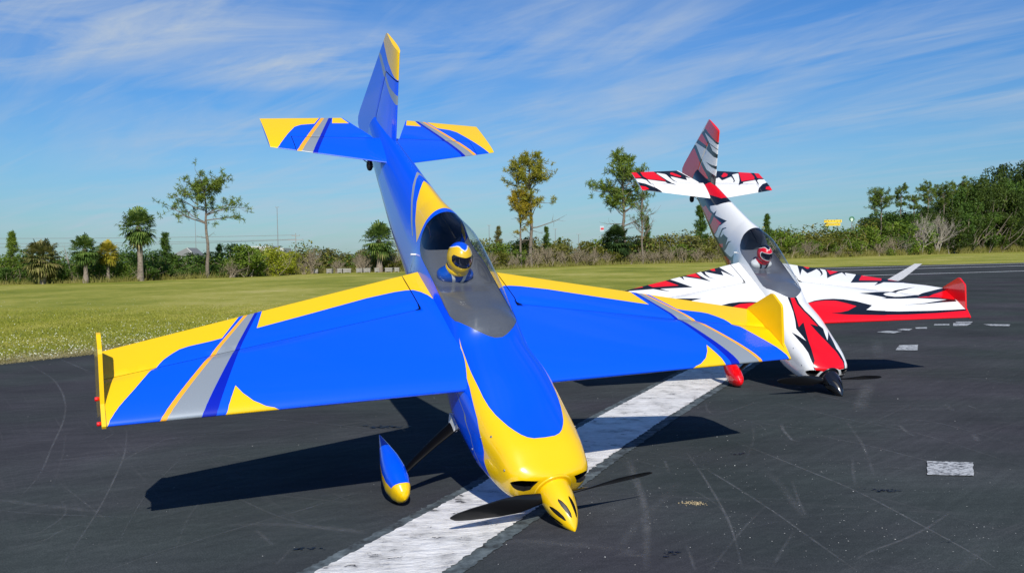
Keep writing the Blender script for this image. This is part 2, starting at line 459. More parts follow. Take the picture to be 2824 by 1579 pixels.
v = obj_coord(t); wn = noise(t, v, 3, 5, .7)
L(t, ramp(t, wn, [(.30, (.16, .17, .17)), (.42, (.6, .61, .6)), (.7, (.75, .75, .73))]), b.inputs['Base Color'])
for (x0, y0), (x1, y1), w in (((13.9, 43.7), (55, 58.0), .40), ((12.2, 38.4), (50, 51.4), .36), ((9.2, 30.0), (42, 41.2), .26)):
    d = math.hypot(x1 - x0, y1 - y0); nx, ny = -(y1 - y0) / d * w / 2, (x1 - x0) / d * w / 2
    sheet('painted_line', noisy([(x0 + nx, y0 + ny), (x1 + nx, y1 + ny)], .02, .5, int(y0)) + noisy([(x0 - nx, y0 - ny), (x1 - nx, y1 - ny)], .02, .5, int(y0) + 1)[::-1], .004, m_line)
m_sq, t, b = new_mat('worn_square_paint', .7, .3)
v = obj_coord(t); wn = noise(t, v, 90, 5, .75, (.5, 1, 1), math.radians(0))
L(t, ramp(t, wn, [(.43, (.06, .062, .066)), (.48, (.42, .43, .43)), (.6, (.60, .61, .60))]), b.inputs['Base Color'])
for i, q in enumerate([[(1.66, 3.75), (1.825, 3.71), (1.72, 3.49), (1.56, 3.52)], [(3.44, 8.32), (3.61, 8.33), (3.40, 7.86), (3.24, 7.92)], [(3.76, 9.68), (3.92, 9.80), (4.03, 9.69), (3.87, 9.5)],
        [(4.07, 9.91), (4.18, 10.03), (4.27, 9.99), (4.14, 9.78)], [(4.37, 10.16), (4.51, 10.18), (4.42, 9.98), (4.31, 10.0)], [(4.76, 10.56), (4.92, 10.54), (4.84, 10.37), (4.68, 10.40)],
        [(5.02, 10.66), (5.20, 10.60), (4.99, 10.27), (4.84, 10.28)], [(5.14, 10.86), (5.32, 10.82), (5.24, 10.67), (5.08, 10.71)], [(5.25, 10.44), (5.50, 10.34), (5.37, 10.12), (5.21, 10.21)]]):
    sheet('painted_square', noisy(q + q[:1], .002, .02, 30 + i)[:-1], .004, m_sq)

# scuffs: faint pale rubbed lines on the sealer (flat marks, irregular along their length)
SCUFFS = [
([(-4.28, 8.2), (-3.56, 7.16), (-3.14, 6.46), (-2.76, 5.74), (-2.47, 5.11), (-2.18, 4.39), (-1.95, 3.82), (-1.83, 3.43)], 5, .5),
([(-2.02, 4.86), (-1.76, 4.2), (-1.57, 3.62), (-1.45, 3.22), (-1.35, 2.85), (-1.28, 2.59)], 5, .5),
([(-1.92, 3.41), (-1.8, 3.36), (-1.64, 3.29), (-1.43, 3.21)], 24, .35),
([(-4.09, 8.44), (-3.31, 7.34)], 5, .4),
([(-2.46, 4.46), (-2.25, 4.59)], 5, .35),
([(-2.2, 3.98), (-1.9, 4.13), (-1.66, 4.29)], 5, .35),
([(-1.7, 3.89), (-1.7, 4.39), (-1.61, 4.59), (-1.0, 4.91)], 6, .3),
([(-1.55, 2.79), (-1.47, 2.89), (-1.45, 3.03), (-1.25, 3.21)], 5, .3),
([(-1.15, 2.57), (-1.07, 2.73), (-.85, 3.04), (-.72, 3.21), (-.57, 3.44)], 6, .35),
([(-.83, 2.96), (-.73, 2.79)], 12, .35),
([(-.93, 3.02), (-.73, 3.01), (-.48, 2.92)], 30, .25),
([(-.67, 2.76), (-.68, 2.6)], 8, .25),
([(-1.43, 4.18), (-1.18, 4.05)], 20, .2),
([(-.73, 3.0), (-.6, 2.96), (-.46, 2.9)], 26, .3),
([(.48, 3.92), (.45, 3.35), (.43, 3.03), (.37, 2.63)], 16, .3),
([(-.08, 2.81), (.2, 2.74), (.37, 2.64)], 40, .22),
([(.98, 4.3), (1.11, 3.76), (1.21, 3.32), (1.26, 2.86), (1.28, 2.61), (1.28, 2.48)], 7, .6),
([(.74, 4.01), (.72, 3.55), (.69, 3.08), (.66, 2.82), (.61, 2.51)], 7, .5),
([(.74, 3.79), (.8, 3.42), (.85, 3.06), (.88, 2.76), (.91, 2.46)], 7, .55),
([(1.42, 3.03), (1.27, 2.86), (1.14, 2.74), (1.01, 2.64), (.94, 2.57)], 9, .55),
([(1.49, 5.33), (1.68, 4.74), (1.87, 4.34), (1.99, 3.64)], 5, .4),
([(1.37, 4.38), (1.55, 4.07), (1.65, 3.81), (1.84, 3.37)], 5, .45),
([(1.33, 4.64), (1.29, 4.47), (1.27, 4.31), (1.26, 4.22), (1.29, 4.2)], 9, .6),
([(1.88, 4.56), (1.84, 4.38), (1.83, 4.26)], 9, .55),
([(1.4, 3.86), (1.3, 3.58), (1.24, 3.39)], 8, .4),
([(.98, 3.61), (.97, 3.38), (.95, 3.19), (.93, 2.99)], 22, .25),
([(.85, 2.84), (.78, 2.7), (.69, 2.51)], 9, .3),
([(.84, 3.13), (.7, 2.87), (.51, 2.48)], 8, .3),
([(1.04, 3.5), (.98, 3.23), (.94, 3.01)], 8, .35),
([(.46, 3.88), (.45, 3.35), (.41, 2.95), (.35, 2.51)], 20, .35),
([(.29, 2.67), (.35, 2.86), (.41, 3.01), (.62, 3.48)], 26, .2),
([(.28, 2.65), (.37, 2.63)], 26, .25),
([(.5, 2.74), (.49, 2.61), (.48, 2.5)], 9, .35),
([(2.27, 5.95), (2.04, 5.44), (1.83, 4.96)], 34, .45),
([(2.86, 7.33), (3.45, 8.88)], 26, .3),
([(1.68, 4.74), (1.55, 4.18), (1.46, 3.85), (1.36, 3.53)], 9, .3),
([(1.48, 4.49), (1.71, 4.56), (2.26, 5.24)], 6, .25),
([(2.12, 4.31), (2.05, 4.12)], 14, .45),
([(1.35, 2.69), (1.24, 2.54), (1.15, 2.46)], 30, .2),
([(1.17, 4.57), (1.08, 4.22), (.93, 3.78)], 8, .2),
([(.62, 3.86), (.6, 3.62)], 8, .35),
([(1.46, 3.68), (1.59, 3.61)], 30, .18),
([(2.37, 5.11), (2.31, 4.91)], 14, .3),
([(2.47, 5.1), (2.46, 4.95)], 8, .4),
([(1.11, 5.43), (1.06, 4.94), (1.4, 5.34)], 6, .25),
([(.76, 3.25), (.84, 3.23), (.95, 3.21)], 6, .2),
([(1.95, 4.71), (2.09, 4.56), (2.18, 3.98)], 5, .35),
]
m_scuff, t, b = new_mat('pale_scuff', .8, .1)
v = obj_coord(t); n1 = noise(t, v, 30, 5, .7); n2 = noise(t, v, 3.5, 3, .6)
b.inputs['Base Color'].default_value = (.24, .245, .25, 1)
al = t.nodes.new('ShaderNodeAttribute'); al.attribute_name = 'wear'
k = ramp(t, math_node(t, 'ADD', math_node(t, 'MULTIPLY', n1, .6), math_node(t, 'MULTIPLY', n2, .4)), [(.38, (0, 0, 0)), (.66, (1, 1, 1))])
L(t, math_node(t, 'MULTIPLY', al.outputs['Fac'], k), b.inputs['Alpha'])
V, F, W = [], [], []
rg = random.Random(5)
allsc = list(SCUFFS)
for i in range(90):
    x, y = rg.uniform(-2.5, 5), rg.uniform(2.5, 9); a = rg.choice([rg.uniform(-.9, .3), rg.uniform(1.6, 2.6)]); l = rg.uniform(.15, 1.6) * (.5 + y / 8)
    kx = rg.uniform(-.25, .25) * l
    allsc.append(([(x, y), (x + math.cos(a) * l * .5 - math.sin(a) * kx * .5, y + math.sin(a) * l * .5 + math.cos(a) * kx * .5), (x + math.cos(a) * l, y + math.sin(a) * l)], rg.uniform(2.5, 8), rg.uniform(.12, .34)))
zl = .0008
for pts, w, alpha in allsc:
    P = np.array(pts, float); tt = np.linspace(0, len(P) - 1, 6 * (len(P) - 1) + 1)
    # smooth through the points
    def cr(u):
        i = min(int(u), len(P) - 2); f = u - i
        p0, p1, p2, p3 = P[max(i - 1, 0)], P[i], P[i + 1], P[min(i + 2, len(P) - 1)]
        return .5 * (2 * p1 + (p2 - p0) * f + (2 * p0 - 5 * p1 + 4 * p2 - p3) * f * f + (3 * p1 - p0 - 3 * p2 + p3) * f ** 3)
    C_ = np.array([cr(u) for u in tt]); zl = .0008 + (zl - .0008 + .000013) % .0018
    T_ = np.gradient(C_, axis=0); T_ /= np.maximum(np.linalg.norm(T_, axis=1), 1e-9)[:, None]; Nn = np.stack([-T_[:, 1], T_[:, 0]], 1)
    o = len(V)
    for i, (c, n_) in enumerate(zip(C_, Nn)):
        h = w * .00045 * max(c[1], 2.2) / 3.2 * 1.25
        fade = min(1, 4 * min(i, len(C_) - 1 - i) / len(C_) + .15)
        for s_, a_ in ((-1.6, 0), (-.4, 1), (.4, 1), (1.6, 0)):
            V.append((c[0] + n_[0] * h * s_, c[1] + n_[1] * h * s_, zl)); W.append(alpha * fade * a_)
    for i in range(len(C_) - 1):
        for j in range(3): q = o + i * 4 + j; F.append((q, q + 1, q + 5, q + 4))
me = bpy.data.meshes.new('scuff_marks'); me.from_pydata(V, [], F); me.materials.append(m_scuff)
at = me.attributes.new('wear', 'FLOAT', 'POINT'); at.data.foreach_set('value', np.array(W, np.float32))
tag(link('scuff_marks', me), 'pale rubbed scuff lines across the black runway surface', kind='stuff')

# loose grit on the runway
def scatter_chips(name, pts, sizes, m, label):
    V, F = [], []
    rg = random.Random(len(pts))
    for (x, y), s in zip(pts, sizes):
        o = len(V); a = rg.uniform(0, 6.3)
        for k in range(4): V.append((x + s * math.cos(a + k * 1.57) * rg.uniform(.6, 1.1), y + s * math.sin(a + k * 1.57) * rg.uniform(.6, 1.1), .001 if y else .001))
        V.append((x, y, s * rg.uniform(.5, .9)))
        for k in range(4): F.append((o + k, o + (k + 1) % 4, o + 4))
    me = bpy.data.meshes.new(name); me.from_pydata(V, [], F); me.materials.append(m)
    return tag(link(name, me), label, kind='stuff')
pts, sz = [], []
rg = random.Random(21)
for i in range(1100):
    y = 2.3 + 10 * rg.random() ** 1.7; x = rg.uniform(-.75, .75) * y * .85 + rg.uniform(-.2, .9)
    if rg.random() < .5: x = .9 + rg.gauss(0, .5); y = 2.5 + abs(rg.gauss(0, 1.1))
    pts.append((x, y)); sz.append(rg.choice([.0010, .0014, .0016, .0022]) * rg.uniform(.6, 1.2) + (.002 if rg.random() < .015 else 0) + y * .00012)
scatter_chips('grit', pts, sz, mat('pale_grit', (.45, .45, .43), rough=.8), 'tiny pale grit scattered over the black runway')
pts = [(.615 + rg.gauss(0, .022), 3.185 + rg.gauss(0, .012)) for i in range(130)]
scatter_chips('sand_patch', pts, [rg.uniform(.0015, .004) for p in pts], mat('yellow_sand', (.42, .33, .18), rough=.9), 'small patch of spilled yellow sand on the runway near the propeller')
m_pit = mat('dark_pit', (.004, .004, .005), rough=.5)
def blot(cx, cy, r, n, sd):
    rg = random.Random(sd); V, F = [], []
    for i in range(n):
        x, y = cx + rg.gauss(0, r * 1.3), cy + rg.gauss(0, r * .5); s = rg.uniform(.1, .3) * r; o = len(V)
        for k in range(5): V.append((x + s * 1.7 * math.cos(k * 1.256) * rg.uniform(.5, 1.2), y + s * math.sin(k * 1.256) * rg.uniform(.5, 1.2), .0032))
        F.append(tuple(range(o, o + 5)))
    return V, F
V, F = [], []
for cx, cy, r, n in ((1.31, 3.30, .02, 30), (-.65, 4.73, .04, 30), (.43, 2.65, .02, 10), (1.26, 2.71, .012, 6), (.95, 3.95, .02, 12), (1.75, 3.15, .012, 8), (-.62, 2.75, .02, 12)):
    v_, f_ = blot(cx, cy, r, n, int(cx * 100)); o = len(V); V += v_; F += [tuple(o + i for i in q) for q in f_]
me = bpy.data.meshes.new('worn_pits'); me.from_pydata(V, [], F); me.materials.append(m_pit)
tag(link('worn_pits', me), 'small dark pits and oil specks worn into the runway', kind='stuff')
# paint outlines, millimetres in the aircraft's own axes (x forward, then span / height; fuselage: x and angle round it)
RED_W = {
    'k1': [(-1207,301),(-1066,244),(-1150,306),(-1093,315),(-1116,362),(-1152,423),(-1121,429),(-1083,420),(-1055,392),(-1080,429),(-1113,445),(-1164,451),(-1187,375),(-1203,331)],
    'r1': [(-1187,375),(-1200,332),(-1152,347),(-1158,366),(-1174,379)],
    'k2': [(-1114,631),(-1132,588),(-1157,489),(-1109,477),(-1031,435),(-1064,493),(-1108,599),(-1063,606),(-1094,615)],
    'r2': [(-1126,590),(-1154,498),(-1078,485),(-1103,541)],
    'k3': [(-1005,1076),(-1044,931),(-1052,891),(-1096,733),(-1095,710),(-976,586),(-981,808),(-942,754),(-965,815),(-983,855),(-978,1034),(-985,1068)],
    'r3': [(-1050,886),(-1088,751),(-1006,671),(-1004,850)],
    'r4': [(-999,1060),(-1037,929),(-1011,912),(-999,1009)],
    'kle': [(-751,125),(-775,193),(-787,264),(-791,342),(-784,415),(-762,498),(-718,596),(-692,557),(-676,527),(-668,597),(-663,661),(-660,669),(-655,766),(-654,1000),(-658,1173),(-663,1291),(-640,1317),(-561,1286),(-561,135)],
    'rle': [(-746,118),(-766,196),(-774,275),(-770,349),(-745,411),(-713,474),(-673,390),(-659,327),(-654,250),(-639,354),(-626,641),(-628,652),(-626,815),(-632,1054),(-647,1287),(-640,1317),(-561,1286),(-561,135)],
    'ks': [(-849,574),(-862,727),(-864,800),(-924,1074),(-886,956),(-861,856),(-859,838),(-848,779),(-835,756),(-819,768),(-806,827),(-807,882),(-823,1000),(-867,1146),(-917,1311),(-919,1327),(-745,1286),(-737,1158),(-723,1011),(-714,835),(-730,1015),(-768,1222),(-777,1116),(-788,986),(-783,866),(-787,707),(-796,756),(-816,698),(-834,642)],
    'rt': [(-793,1000),(-812,1100),(-881,1295),(-887,1325),(-780,1312),(-774,1286),(-795,1165)],
}
RED_S = {
    'k': [(-2373,534),(-2360,173),(-2301,140),(-2227,104),(-2247,138),(-2203,145),(-2271,253),(-2243,255),(-2209,248),(-2180,228),(-2199,255),(-2244,267),(-2301,277),(-2311,288),(-2333,339),(-2324,345),(-2219,303),(-2140,257),(-2161,287),(-2171,309),(-2194,324),(-2240,450),(-2188,443),(-2157,440),(-2189,454),(-2233,462),(-2254,489),(-2259,545)],
    'ra': [(-2361,540),(-2355,498),(-2273,486),(-2272,540)],
    'rb': [(-2368,465),(-2358,359),(-2295,342),(-2206,314),(-2248,447),(-2291,467)],
    'rc': [(-2329,230),(-2328,216),(-2269,168),(-2253,176),(-2273,217),(-2307,243)],
    'kl': [(-2213,544),(-2182,486),(-2117,422),(-2079,398),(-2040,387),(-2079,555)],
    'rl': [(-2159,538),(-2144,499),(-2114,481),(-2104,534),(-2103,546)],
}
RED_F = {
    'rt': [(-2393,535),(-2168,554),(-2143,465),(-2203,443),(-2426,428),(-2422,452)],
    'kt': [(-2421,435),(-2196,447),(-2143,465),(-2133,452),(-2186,434),(-2250,429),(-2429,405)],
    'k2': [(-2439,397),(-2419,411),(-2290,389),(-2205,366),(-2110,379),(-2097,361),(-2166,337),(-2293,325),(-2489,272),(-2478,300)],
    'r2': [(-2454,368),(-2431,378),(-2304,368),(-2288,352),(-2474,309)],
    'k3': [(-2502,246),(-2474,258),(-2314,220),(-2208,204),(-2039,240),(-2000,184),(-2331,-42),(-2605,-102),(-2631,-33),(-2511,215)],
    'r3': [(-2500,214),(-2481,223),(-2328,189),(-2207,174),(-2145,164),(-2317,42),(-2394,-27),(-2607,-99),(-2623,-28)],
    'k4': [(-2256,243),(-2159,273),(-2077,307),(-2064,288),(-2148,258)],
}
RED_U = {
    'ktop': [(-1834,-0.87),(-1785,-0.36),(-1771,0.0),(-1775,0.28)],
    'kside': [(-1834,-0.87),(-1914,-1.41),(-1870,-1.51),(-1820,-1.4),(-1803,-1.12),(-1792,-1.39),(-1720,-1.19),(-1632,-0.98),(-1662,-1.37),(-1709,-1.84),(-1698,-1.87),(-1640,-1.67),(-1629,-1.4),(-1598,-1.21),(-1587,-1.2),(-1614,-1.41),(-1620,-1.59),(-1606,-1.59),(-1516,-1.43),(-1509,-1.59),(-1453,-1.35),(-1501,-1.71),(-1358,-1.57),(-1307,-1.61)],
    'rs1': [(-2073,-2.06),(-1975,-1.58),(-1838,-1.57),(-1857,-2.05)],
    'rs2': [(-1798,-1.57),(-1738,-1.41),(-1669,-1.29),(-1716,-1.84),(-1831,-2.02)],
    'rs3': [(-1609,-1.82),(-1555,-1.62),(-1538,-1.69),(-1590,-1.95)],
    'rs4': [(-1506,-2.1),(-1454,-1.78),(-1360,-1.63),(-1350,-1.73),(-1402,-2.08)],
    'rtop': [(-2135,-1.03),(-2092,0.43),(-1991,0.18),(-1894,-0.11),(-1847,-0.41),(-1992,-1.36)],
    'kn': [(-758,-0.16),(-756,0.16),(-697,0.10),(-629,0.12),(-554,0.24),(-505,0.31),(-482,0.42),(-380,0.25),(-469,0.66),(-312,0.44),(-203,0.72),(-182,0.95),(-185,-0.95),(-218,-0.64),(-293,-0.55),(-360,-0.56),(-418,-0.62),(-479,-0.71),(-438,-0.51),(-385,-0.31),(-425,-0.35),(-493,-0.45),(-545,-0.36),(-623,-0.25),(-701,-0.19)],
    'rn': [(-753,-0.06),(-752,0.06),(-693,0.02),(-623,0.06),(-553,0.15),(-496,0.24),(-515,0.02),(-434,0.11),(-319,0.23),(-240,0.43),(-197,0.67),(-183,0.85),(-174,0.75),(-172,-0.85),(-183,-0.90),(-234,-0.44),(-322,-0.29),(-464,-0.15),(-530,-0.10),(-500,-0.32),(-548,-0.28),(-635,-0.19)],
    'inl': [(-205,-1.34),(-173,-1.3),(-195,-1.47)],
}
BLUE_BW = {
    'yellow_te': [(-1071,763),(-1250,125),(-1053,134),(-1081,146),(-1105,166),(-1122,191),(-1123,221),(-1118,265),(-1092,381),(-1018,627),(-967,802)],
    'yellow_tip': [(-1054,840),(-928,922),(-918,956),(-901,1031),(-889,1061),(-869,1087),(-845,1113),(-814,1139),(-805,1153),(-771,1175),(-720,1210),(-654,1259),(-589,1300),(-595,1337),(-940,1317)],
    'gold': [(-1048,830),(-1055,811),(-577,1144),(-580,1161)],
    'silver': [(-1055,813),(-1061,790),(-874,887),(-577,1041),(-580,1143)],
    'navy': [(-1061,790),(-1063,778),(-872,873),(-577,997),(-580,1039),(-874,887)],
    'yellow_le': [(-692,919),(-658,902),(-625,875),(-603,840),(-590,789),(-572,790),(-570,971)],
}
BLUE_BS = {
    'yellow_tip': [(-2384,544),(-2363,262),(-2299,302),(-2290,366),(-2272,398),(-2216,437),(-2152,476),(-2084,518),(-2091,546)],
    'gold': [(-2366,253),(-2366,236),(-2055,418),(-2058,439)],
    'silver': [(-2366,236),(-2366,217),(-2184,303),(-2041,372),(-2053,420)],
    'navy': [(-2366,217),(-2365,200),(-2040,350),(-2041,372),(-2184,303)],
    'yellow_in': [(-2365,202),(-2365,166),(-2300,141),(-2302,219)],
}
BLUE_BF = {
    'yellow': [(-2444,473),(-2370,453),(-2293,428),(-2186,409),(-2120,413),(-2066,436),(-2141,555),(-2398,539),(-2448,479)],
    'silver': [(-2445,405),(-2407,405),(-2372,396),(-2329,387),(-2277,362),(-2219,347),(-2104,351),(-2075,324),(-2125,311),(-2201,319),(-2275,340),(-2332,352),(-2380,369),(-2456,388)],
}
# ------------------------------------------------------------------ aircraft
def mmp(p): return [(a / 1000, b / 1000) for a, b in p]
def mxt(p): return [(a / 1000, b) for a, b in p]

def hinge_x(y): return -1.0072 + (np.abs(y) - .2) * (.2267 / 1.1)
def wing_a(p):
    p = np.asarray(p, float); le, te, z, t = wing_ch(p[:, 1]); c = le - te; u = (le - p[:, 0]) / c
    return list(zip(np.sign(u) * np.sqrt(np.abs(u)), p[:, 1]))
def wing_fn(side, ud):
    def fn(U):
        y = U[:, 1]; le, te, z, t = wing_ch(y); c = le - te; u = np.clip(U[:, 0], 0, 1) ** 2; x = le - c * u
        th = naca(u, t) * c
        th = th * (1 - .42 * np.exp(-((x - hinge_x(y)) / .011) ** 2) * (y > .2))
        return np.stack([x, y * side, z + ud * th], -1)
    return fn
def stab_a(p):
    p = np.asarray(p, float); le, te, z = stab_ch(p[:, 1]); c = le - te; u = (le - p[:, 0]) / c
    return list(zip(np.sign(u) * np.sqrt(np.abs(u)), p[:, 1]))
def stab_hx(y): return -2.157 - .07 * np.abs(y)
def stab_fn(side, ud):
    def fn(U):
        y = U[:, 1]; le, te, z = stab_ch(y); c = le - te; u = np.clip(U[:, 0], 0, 1) ** 2; x = le - c * u
        th = naca(u, .02 / .34) * c * .95
        th = th * (1 - .3 * np.exp(-((x - stab_hx(y)) / .006) ** 2) * (y < .43))
        return np.stack([x, y * side, z + ud * th], -1)
    return fn
def fin_a(p):
    p = np.asarray(p, float); le, te = fin_ch(p[:, 1]); c = le - te; u = (le - p[:, 0]) / c
    return list(zip(np.sign(u) * np.sqrt(np.abs(u)), p[:, 1]))
def fin_fn(side):
    def fn(U):
        z = U[:, 1]; le, te = fin_ch(z); c = le - te; u = np.clip(U[:, 0], 0, 1) ** 2; x = le - c * u
        th = naca(u, .022 / np.maximum(c, .2)) * c
        hx = -2.335 + (z - .035) * (.033 / .348)
        th = th * (1 - .3 * np.exp(-((x - hx) / .006) ** 2) * (z < .39))
        return np.stack([x, th * side, z], -1)
    return fn
TS = .15                                            # angle scale used while triangulating the fuselage skin
def fus_fn(U): return fus(U[:, 0], U[:, 1] / TS)
def fus_p(p): return [(x, t * TS) for x, t in p]
def th_at(x, z, side):
    w, t, b, c, n1, n2 = [float(v) for v in fus_sec(np.array(x))]
    k = (z - c) / (t - c) if z >= c else (z - c) / (c - b)
    n = n1 if z >= c else n2
    return math.acos(max(-1, min(1, math.copysign(abs(k) ** (n / 2), k)))) * side
def stripe_xz(pts, half, side):
    up = [(x, th_at(x, z + half, side)) for x, z in pts]
    return up + [(x, th_at(x, z - half, side)) for x, z in reversed(pts)]
CANOPY_L = [(-1.385, 0), (-1.383, -.207), (-1.38, -.473), (-1.374, -.77), (-1.357, -.997), (-1.334, -1.15), (-1.299, -1.232), (-1.26, -1.255),
            (-1.21, -1.25), (-1.123, -1.213), (-1.046, -1.192), (-.966, -1.16), (-.907, -1.095), (-.868, -.975), (-.829, -.73), (-.795, -.47), (-.763, -.19), (-.752, -.07), (-.751, 0)]
CANOPY = CANOPY_L + [(x, -t) for x, t in CANOPY_L[-2:0:-1]]
INLET_R = [(-.211, -1.47), (-.204, -1.32), (-.192, -1.06), (-.1795, -.83), (-.1752, -.78), (-.1745, -1.0), (-.1745, -1.42), (-.178, -1.53), (-.187, -1.54), (-.198, -1.53)]
def mir(p): return [(x, -t) for x, t in reversed(p)]

def sheet_pair(acc, dom_xy, to_a, fn, side, paints, grid, wall_mat, step=.04):
    """Upper and lower skins of a lifting surface, with walls along the edge."""
    dom_xy = resample(dom_xy, .03)
    dom = to_a(dom_xy); P = [(m, to_a(resample(p, .03))) for m, p in paints]
    for ud in (1, -1):
        loop = painted(acc, dom, P, grid, fn(side, ud), -side * ud, step)
    lp = np.array(loop); A, B = fn(side, 1)(lp), fn(side, -1)(lp); mid = A.mean(0)
    for i in range(len(lp)):
        j = (i + 1) % len(lp)
        if np.linalg.norm(A[i] - B[i]) + np.linalg.norm(A[j] - B[j]) < 2e-4: continue
        q = [A[i], A[j], B[j], B[i]]
        acc.flat(q, wall_mat(0.5 * (lp[i] + lp[j])))
def gridpts(us, vs): return np.array([(u, v) for u in us for v in vs])

def blade(acc, hub_x, ang, R, spin, mi=0):
    """one propeller blade as a lofted, twisted section chain"""
    secs = []
    c, s = math.cos(ang), math.sin(ang)
    er = np.array([0, c, s]); et = np.array([0, -s, c]); ex = np.array([1., 0, 0])
    for f in np.linspace(.06, 1, 22):
        r = R * f
        ch = np.interp(f, [.06, .15, .35, .55, .8, .93, .985, 1], [.024, .034, .058, .060, .046, .032, .020, .007])
        tw = math.radians(np.interp(f, [.06, .25, .6, 1], [58, 40, 21, 13]))
        tk = np.interp(f, [.06, .2, .5, 1], [.014, .010, .006, .0025])
        ca = et * math.cos(tw) * spin + ex * math.sin(tw); na = ex * math.cos(tw) - et * math.sin(tw) * spin
        ring = []
        for q in np.linspace(0, 2 * PI, 14, endpoint=False):
            u = math.cos(q) * .5; w = math.sin(q) * .5
            ring.append(np.array([hub_x, 0, 0]) + er * r + ca * (u * ch + .08 * ch) + na * (w * tk + .05 * ch * (1 - 4 * u * u)))
        secs.append(ring)
    P = np.array(secs); acc.grid(P, mi, close_v=True, flip=False); acc.flat(P[-1], mi)

def build_plane(kind, Mw, label, pal):
    blue = kind == 'blue'
    root = empty('model_aeroplane', Mw)
    tag(root, label, 'model aeroplane')
    base = pal['base']
    # ---------------- fuselage skin
    a = Acc()
    dom = fus_p([(-2.34, -PI), (-.172, -PI), (-.172, PI), (-2.34, PI)])
    xs = np.concatenate([np.arange(-2.33, -.32, .028), np.arange(-.31, -.2, .012), -.172 - .03 * np.linspace(0.02, 1, 12) ** 1.5])
    g = gridpts(xs, np.linspace(-PI, PI, 85)[1:-1] * TS)
    pts = []
    if blue:
        M3 = [pal['gel'], pal['gel2'], pal['silver'], pal['navy']]
        def sym(L): return L + mir(L)
        so = [(-1.745, 0), (-1.736, -.12), (-1.704, -.34), (-1.67, -.54), (-1.606, -.8), (-1.509, -1.12), (-1.43, -1.34)]
        si = [(-1.425, -1.30), (-1.49, -1.1), (-1.578, -.82), (-1.646, -.53), (-1.69, -.31), (-1.712, -.12), (-1.72, 0)]
        pts.append((2, fus_p(so + si + [(x, -t) for x, t in reversed(si[:-1])] + [(x, -t) for x, t in reversed(so[1:])])))
        yd = [(-1.661, 0), (-1.648, -.14), (-1.631, -.26), (-1.606, -.43), (-1.554, -.715), (-1.471, -1.02), (-1.425, -1.14), (-1.368, -1.29), (-1.369, -1.15), (-1.378, -1.0), (-1.394, -.75), (-1.408, -.4), (-1.417, 0)]
        pts.append((1, fus_p(yd + [(x, -t) for x, t in yd[-2:0:-1]])))
        swo = [(-.80, -.945), (-.702, -.985), (-.585, -1.05), (-.464, -1.239), (-.364, -1.57), (-.303, -1.917), (-.268, -2.144), (-.235, -2.6), (-.215, -3.3), (-.16, -3.3)]
        swi = [(-.306, 0), (-.308, -.1), (-.316, -.2), (-.331, -.302), (-.352, -.40), (-.375, -.492), (-.434, -.672), (-.475, -.76), (-.519, -.812), (-.606, -.845), (-.684, -.89)]
        half = swo + [(-.16, 0)] + swi
        pts.append((1, fus_p(half)))
        swl = [(-.80, -.945), (-.702, -.985), (-.585, -1.05), (-.50, -1.25), (-.44, -1.7), (-.39, -2.1), (-.34, -2.6), (-.31, -3.3), (-.16, -3.3)]
        pts.append((1, fus_p(mir(swl + [(-.16, 0)] + swi))))
        for sd in (-1, 1):
            pts.append((2, fus_p(stripe_xz([(-2.05, -.012), (-1.9, -.035), (-1.75, -.058), (-1.6, -.078), (-1.45, -.094), (-1.25, -.108)], .0045, sd))))  # reflection along the lower edge, painted as a thin silver line
            pts.append((2, fus_p(stripe_xz([(-.63, .012), (-.54, .0), (-.46, -.03), (-.38, -.066), (-.32, -.085)], .0018, sd))))
    else:
        M3 = [pal['gel'], pal['gel2'], pal['black']]
        U = {k: mxt(v) for k, v in RED_U.items()}
        top = [(-2.36, -1.5), (-2.36, 1.5), (-1.90, 1.5), (-1.905, 1.3), (-1.834, .9), (-1.79, .4), (-1.772, 0), (-1.79, -.4), (-1.834, -.9), (-1.905, -1.3), (-1.90, -1.5)]
        pts.append((2, fus_p(top)))
        ks = U['kside'] + [(-1.22, -1.7), (-1.22, -3.3), (-2.36, -3.3), (-2.36, -1.3), (-1.914, -1.2)]
        for m, p in [(2, ks), (1, U['rs1'] + []), (1, U['rs2']), (1, U['rs3']), (1, U['rs4'])]:
            pts.append((m, fus_p(p))); pts.append((m, fus_p(mir(p))))
        rt = [(-2.13, -.95), (-2.10, -.3), (-2.10, .3), (-2.13, .95), (-1.99, .95), (-1.86, .45), (-1.84, 0), (-1.86, -.45), (-1.99, -.95)]
        pts.append((1, fus_p(rt)))
        pts.append((2, fus_p(U['kn']))); pts.append((1, fus_p(U['rn'])))
        chin = [(-.16, -1.5), (-.2, -1.62), (-.24, -2.0), (-.27, -2.6), (-.28, -3.3), (-.16, -3.3)]
        pts.append((2, fus_p(chin))); pts.append((2, fus_p(mir(chin))))
    for h in (CANOPY, INLET_R, mir(INLET_R)): pts.append((HOLE, fus_p(h)))
    painted(a, dom, pts, g, fus_fn, 1, .02)
    a.flat(fus(np.full(24, -2.34), np.linspace(-PI, PI, 25)[:-1]), 0)
    a.flat(fus(np.full(32, -.172), np.linspace(-PI, PI, 33)[:-1]), 1 if blue else 2)
    body = a.build('fuselage', M3, root)
    for p in (INLET_R, mir(INLET_R)):                        # ducts added behind the inlets, coloured black for the enclosed shade
        d = Acc(); q = np.array(resample([(x, t * TS) for x, t in p], .01)); A = fus_fn(q); B = A * [1, .72, .8] + [-.045, 0, -.004]
        for i in range(len(q)):
            j = (i + 1) % len(q); d.flat([A[i], A[j], B[j], B[i]], 0)
        d.flat(B, 0)
        d.build('air_inlet', [pal['dark']], body)
    # ---------------- wings
    yg = np.concatenate([np.arange(.1, 1.3, .045)]); ag = np.concatenate([np.linspace(0, .3, 9), np.linspace(.34, 1, 16)])
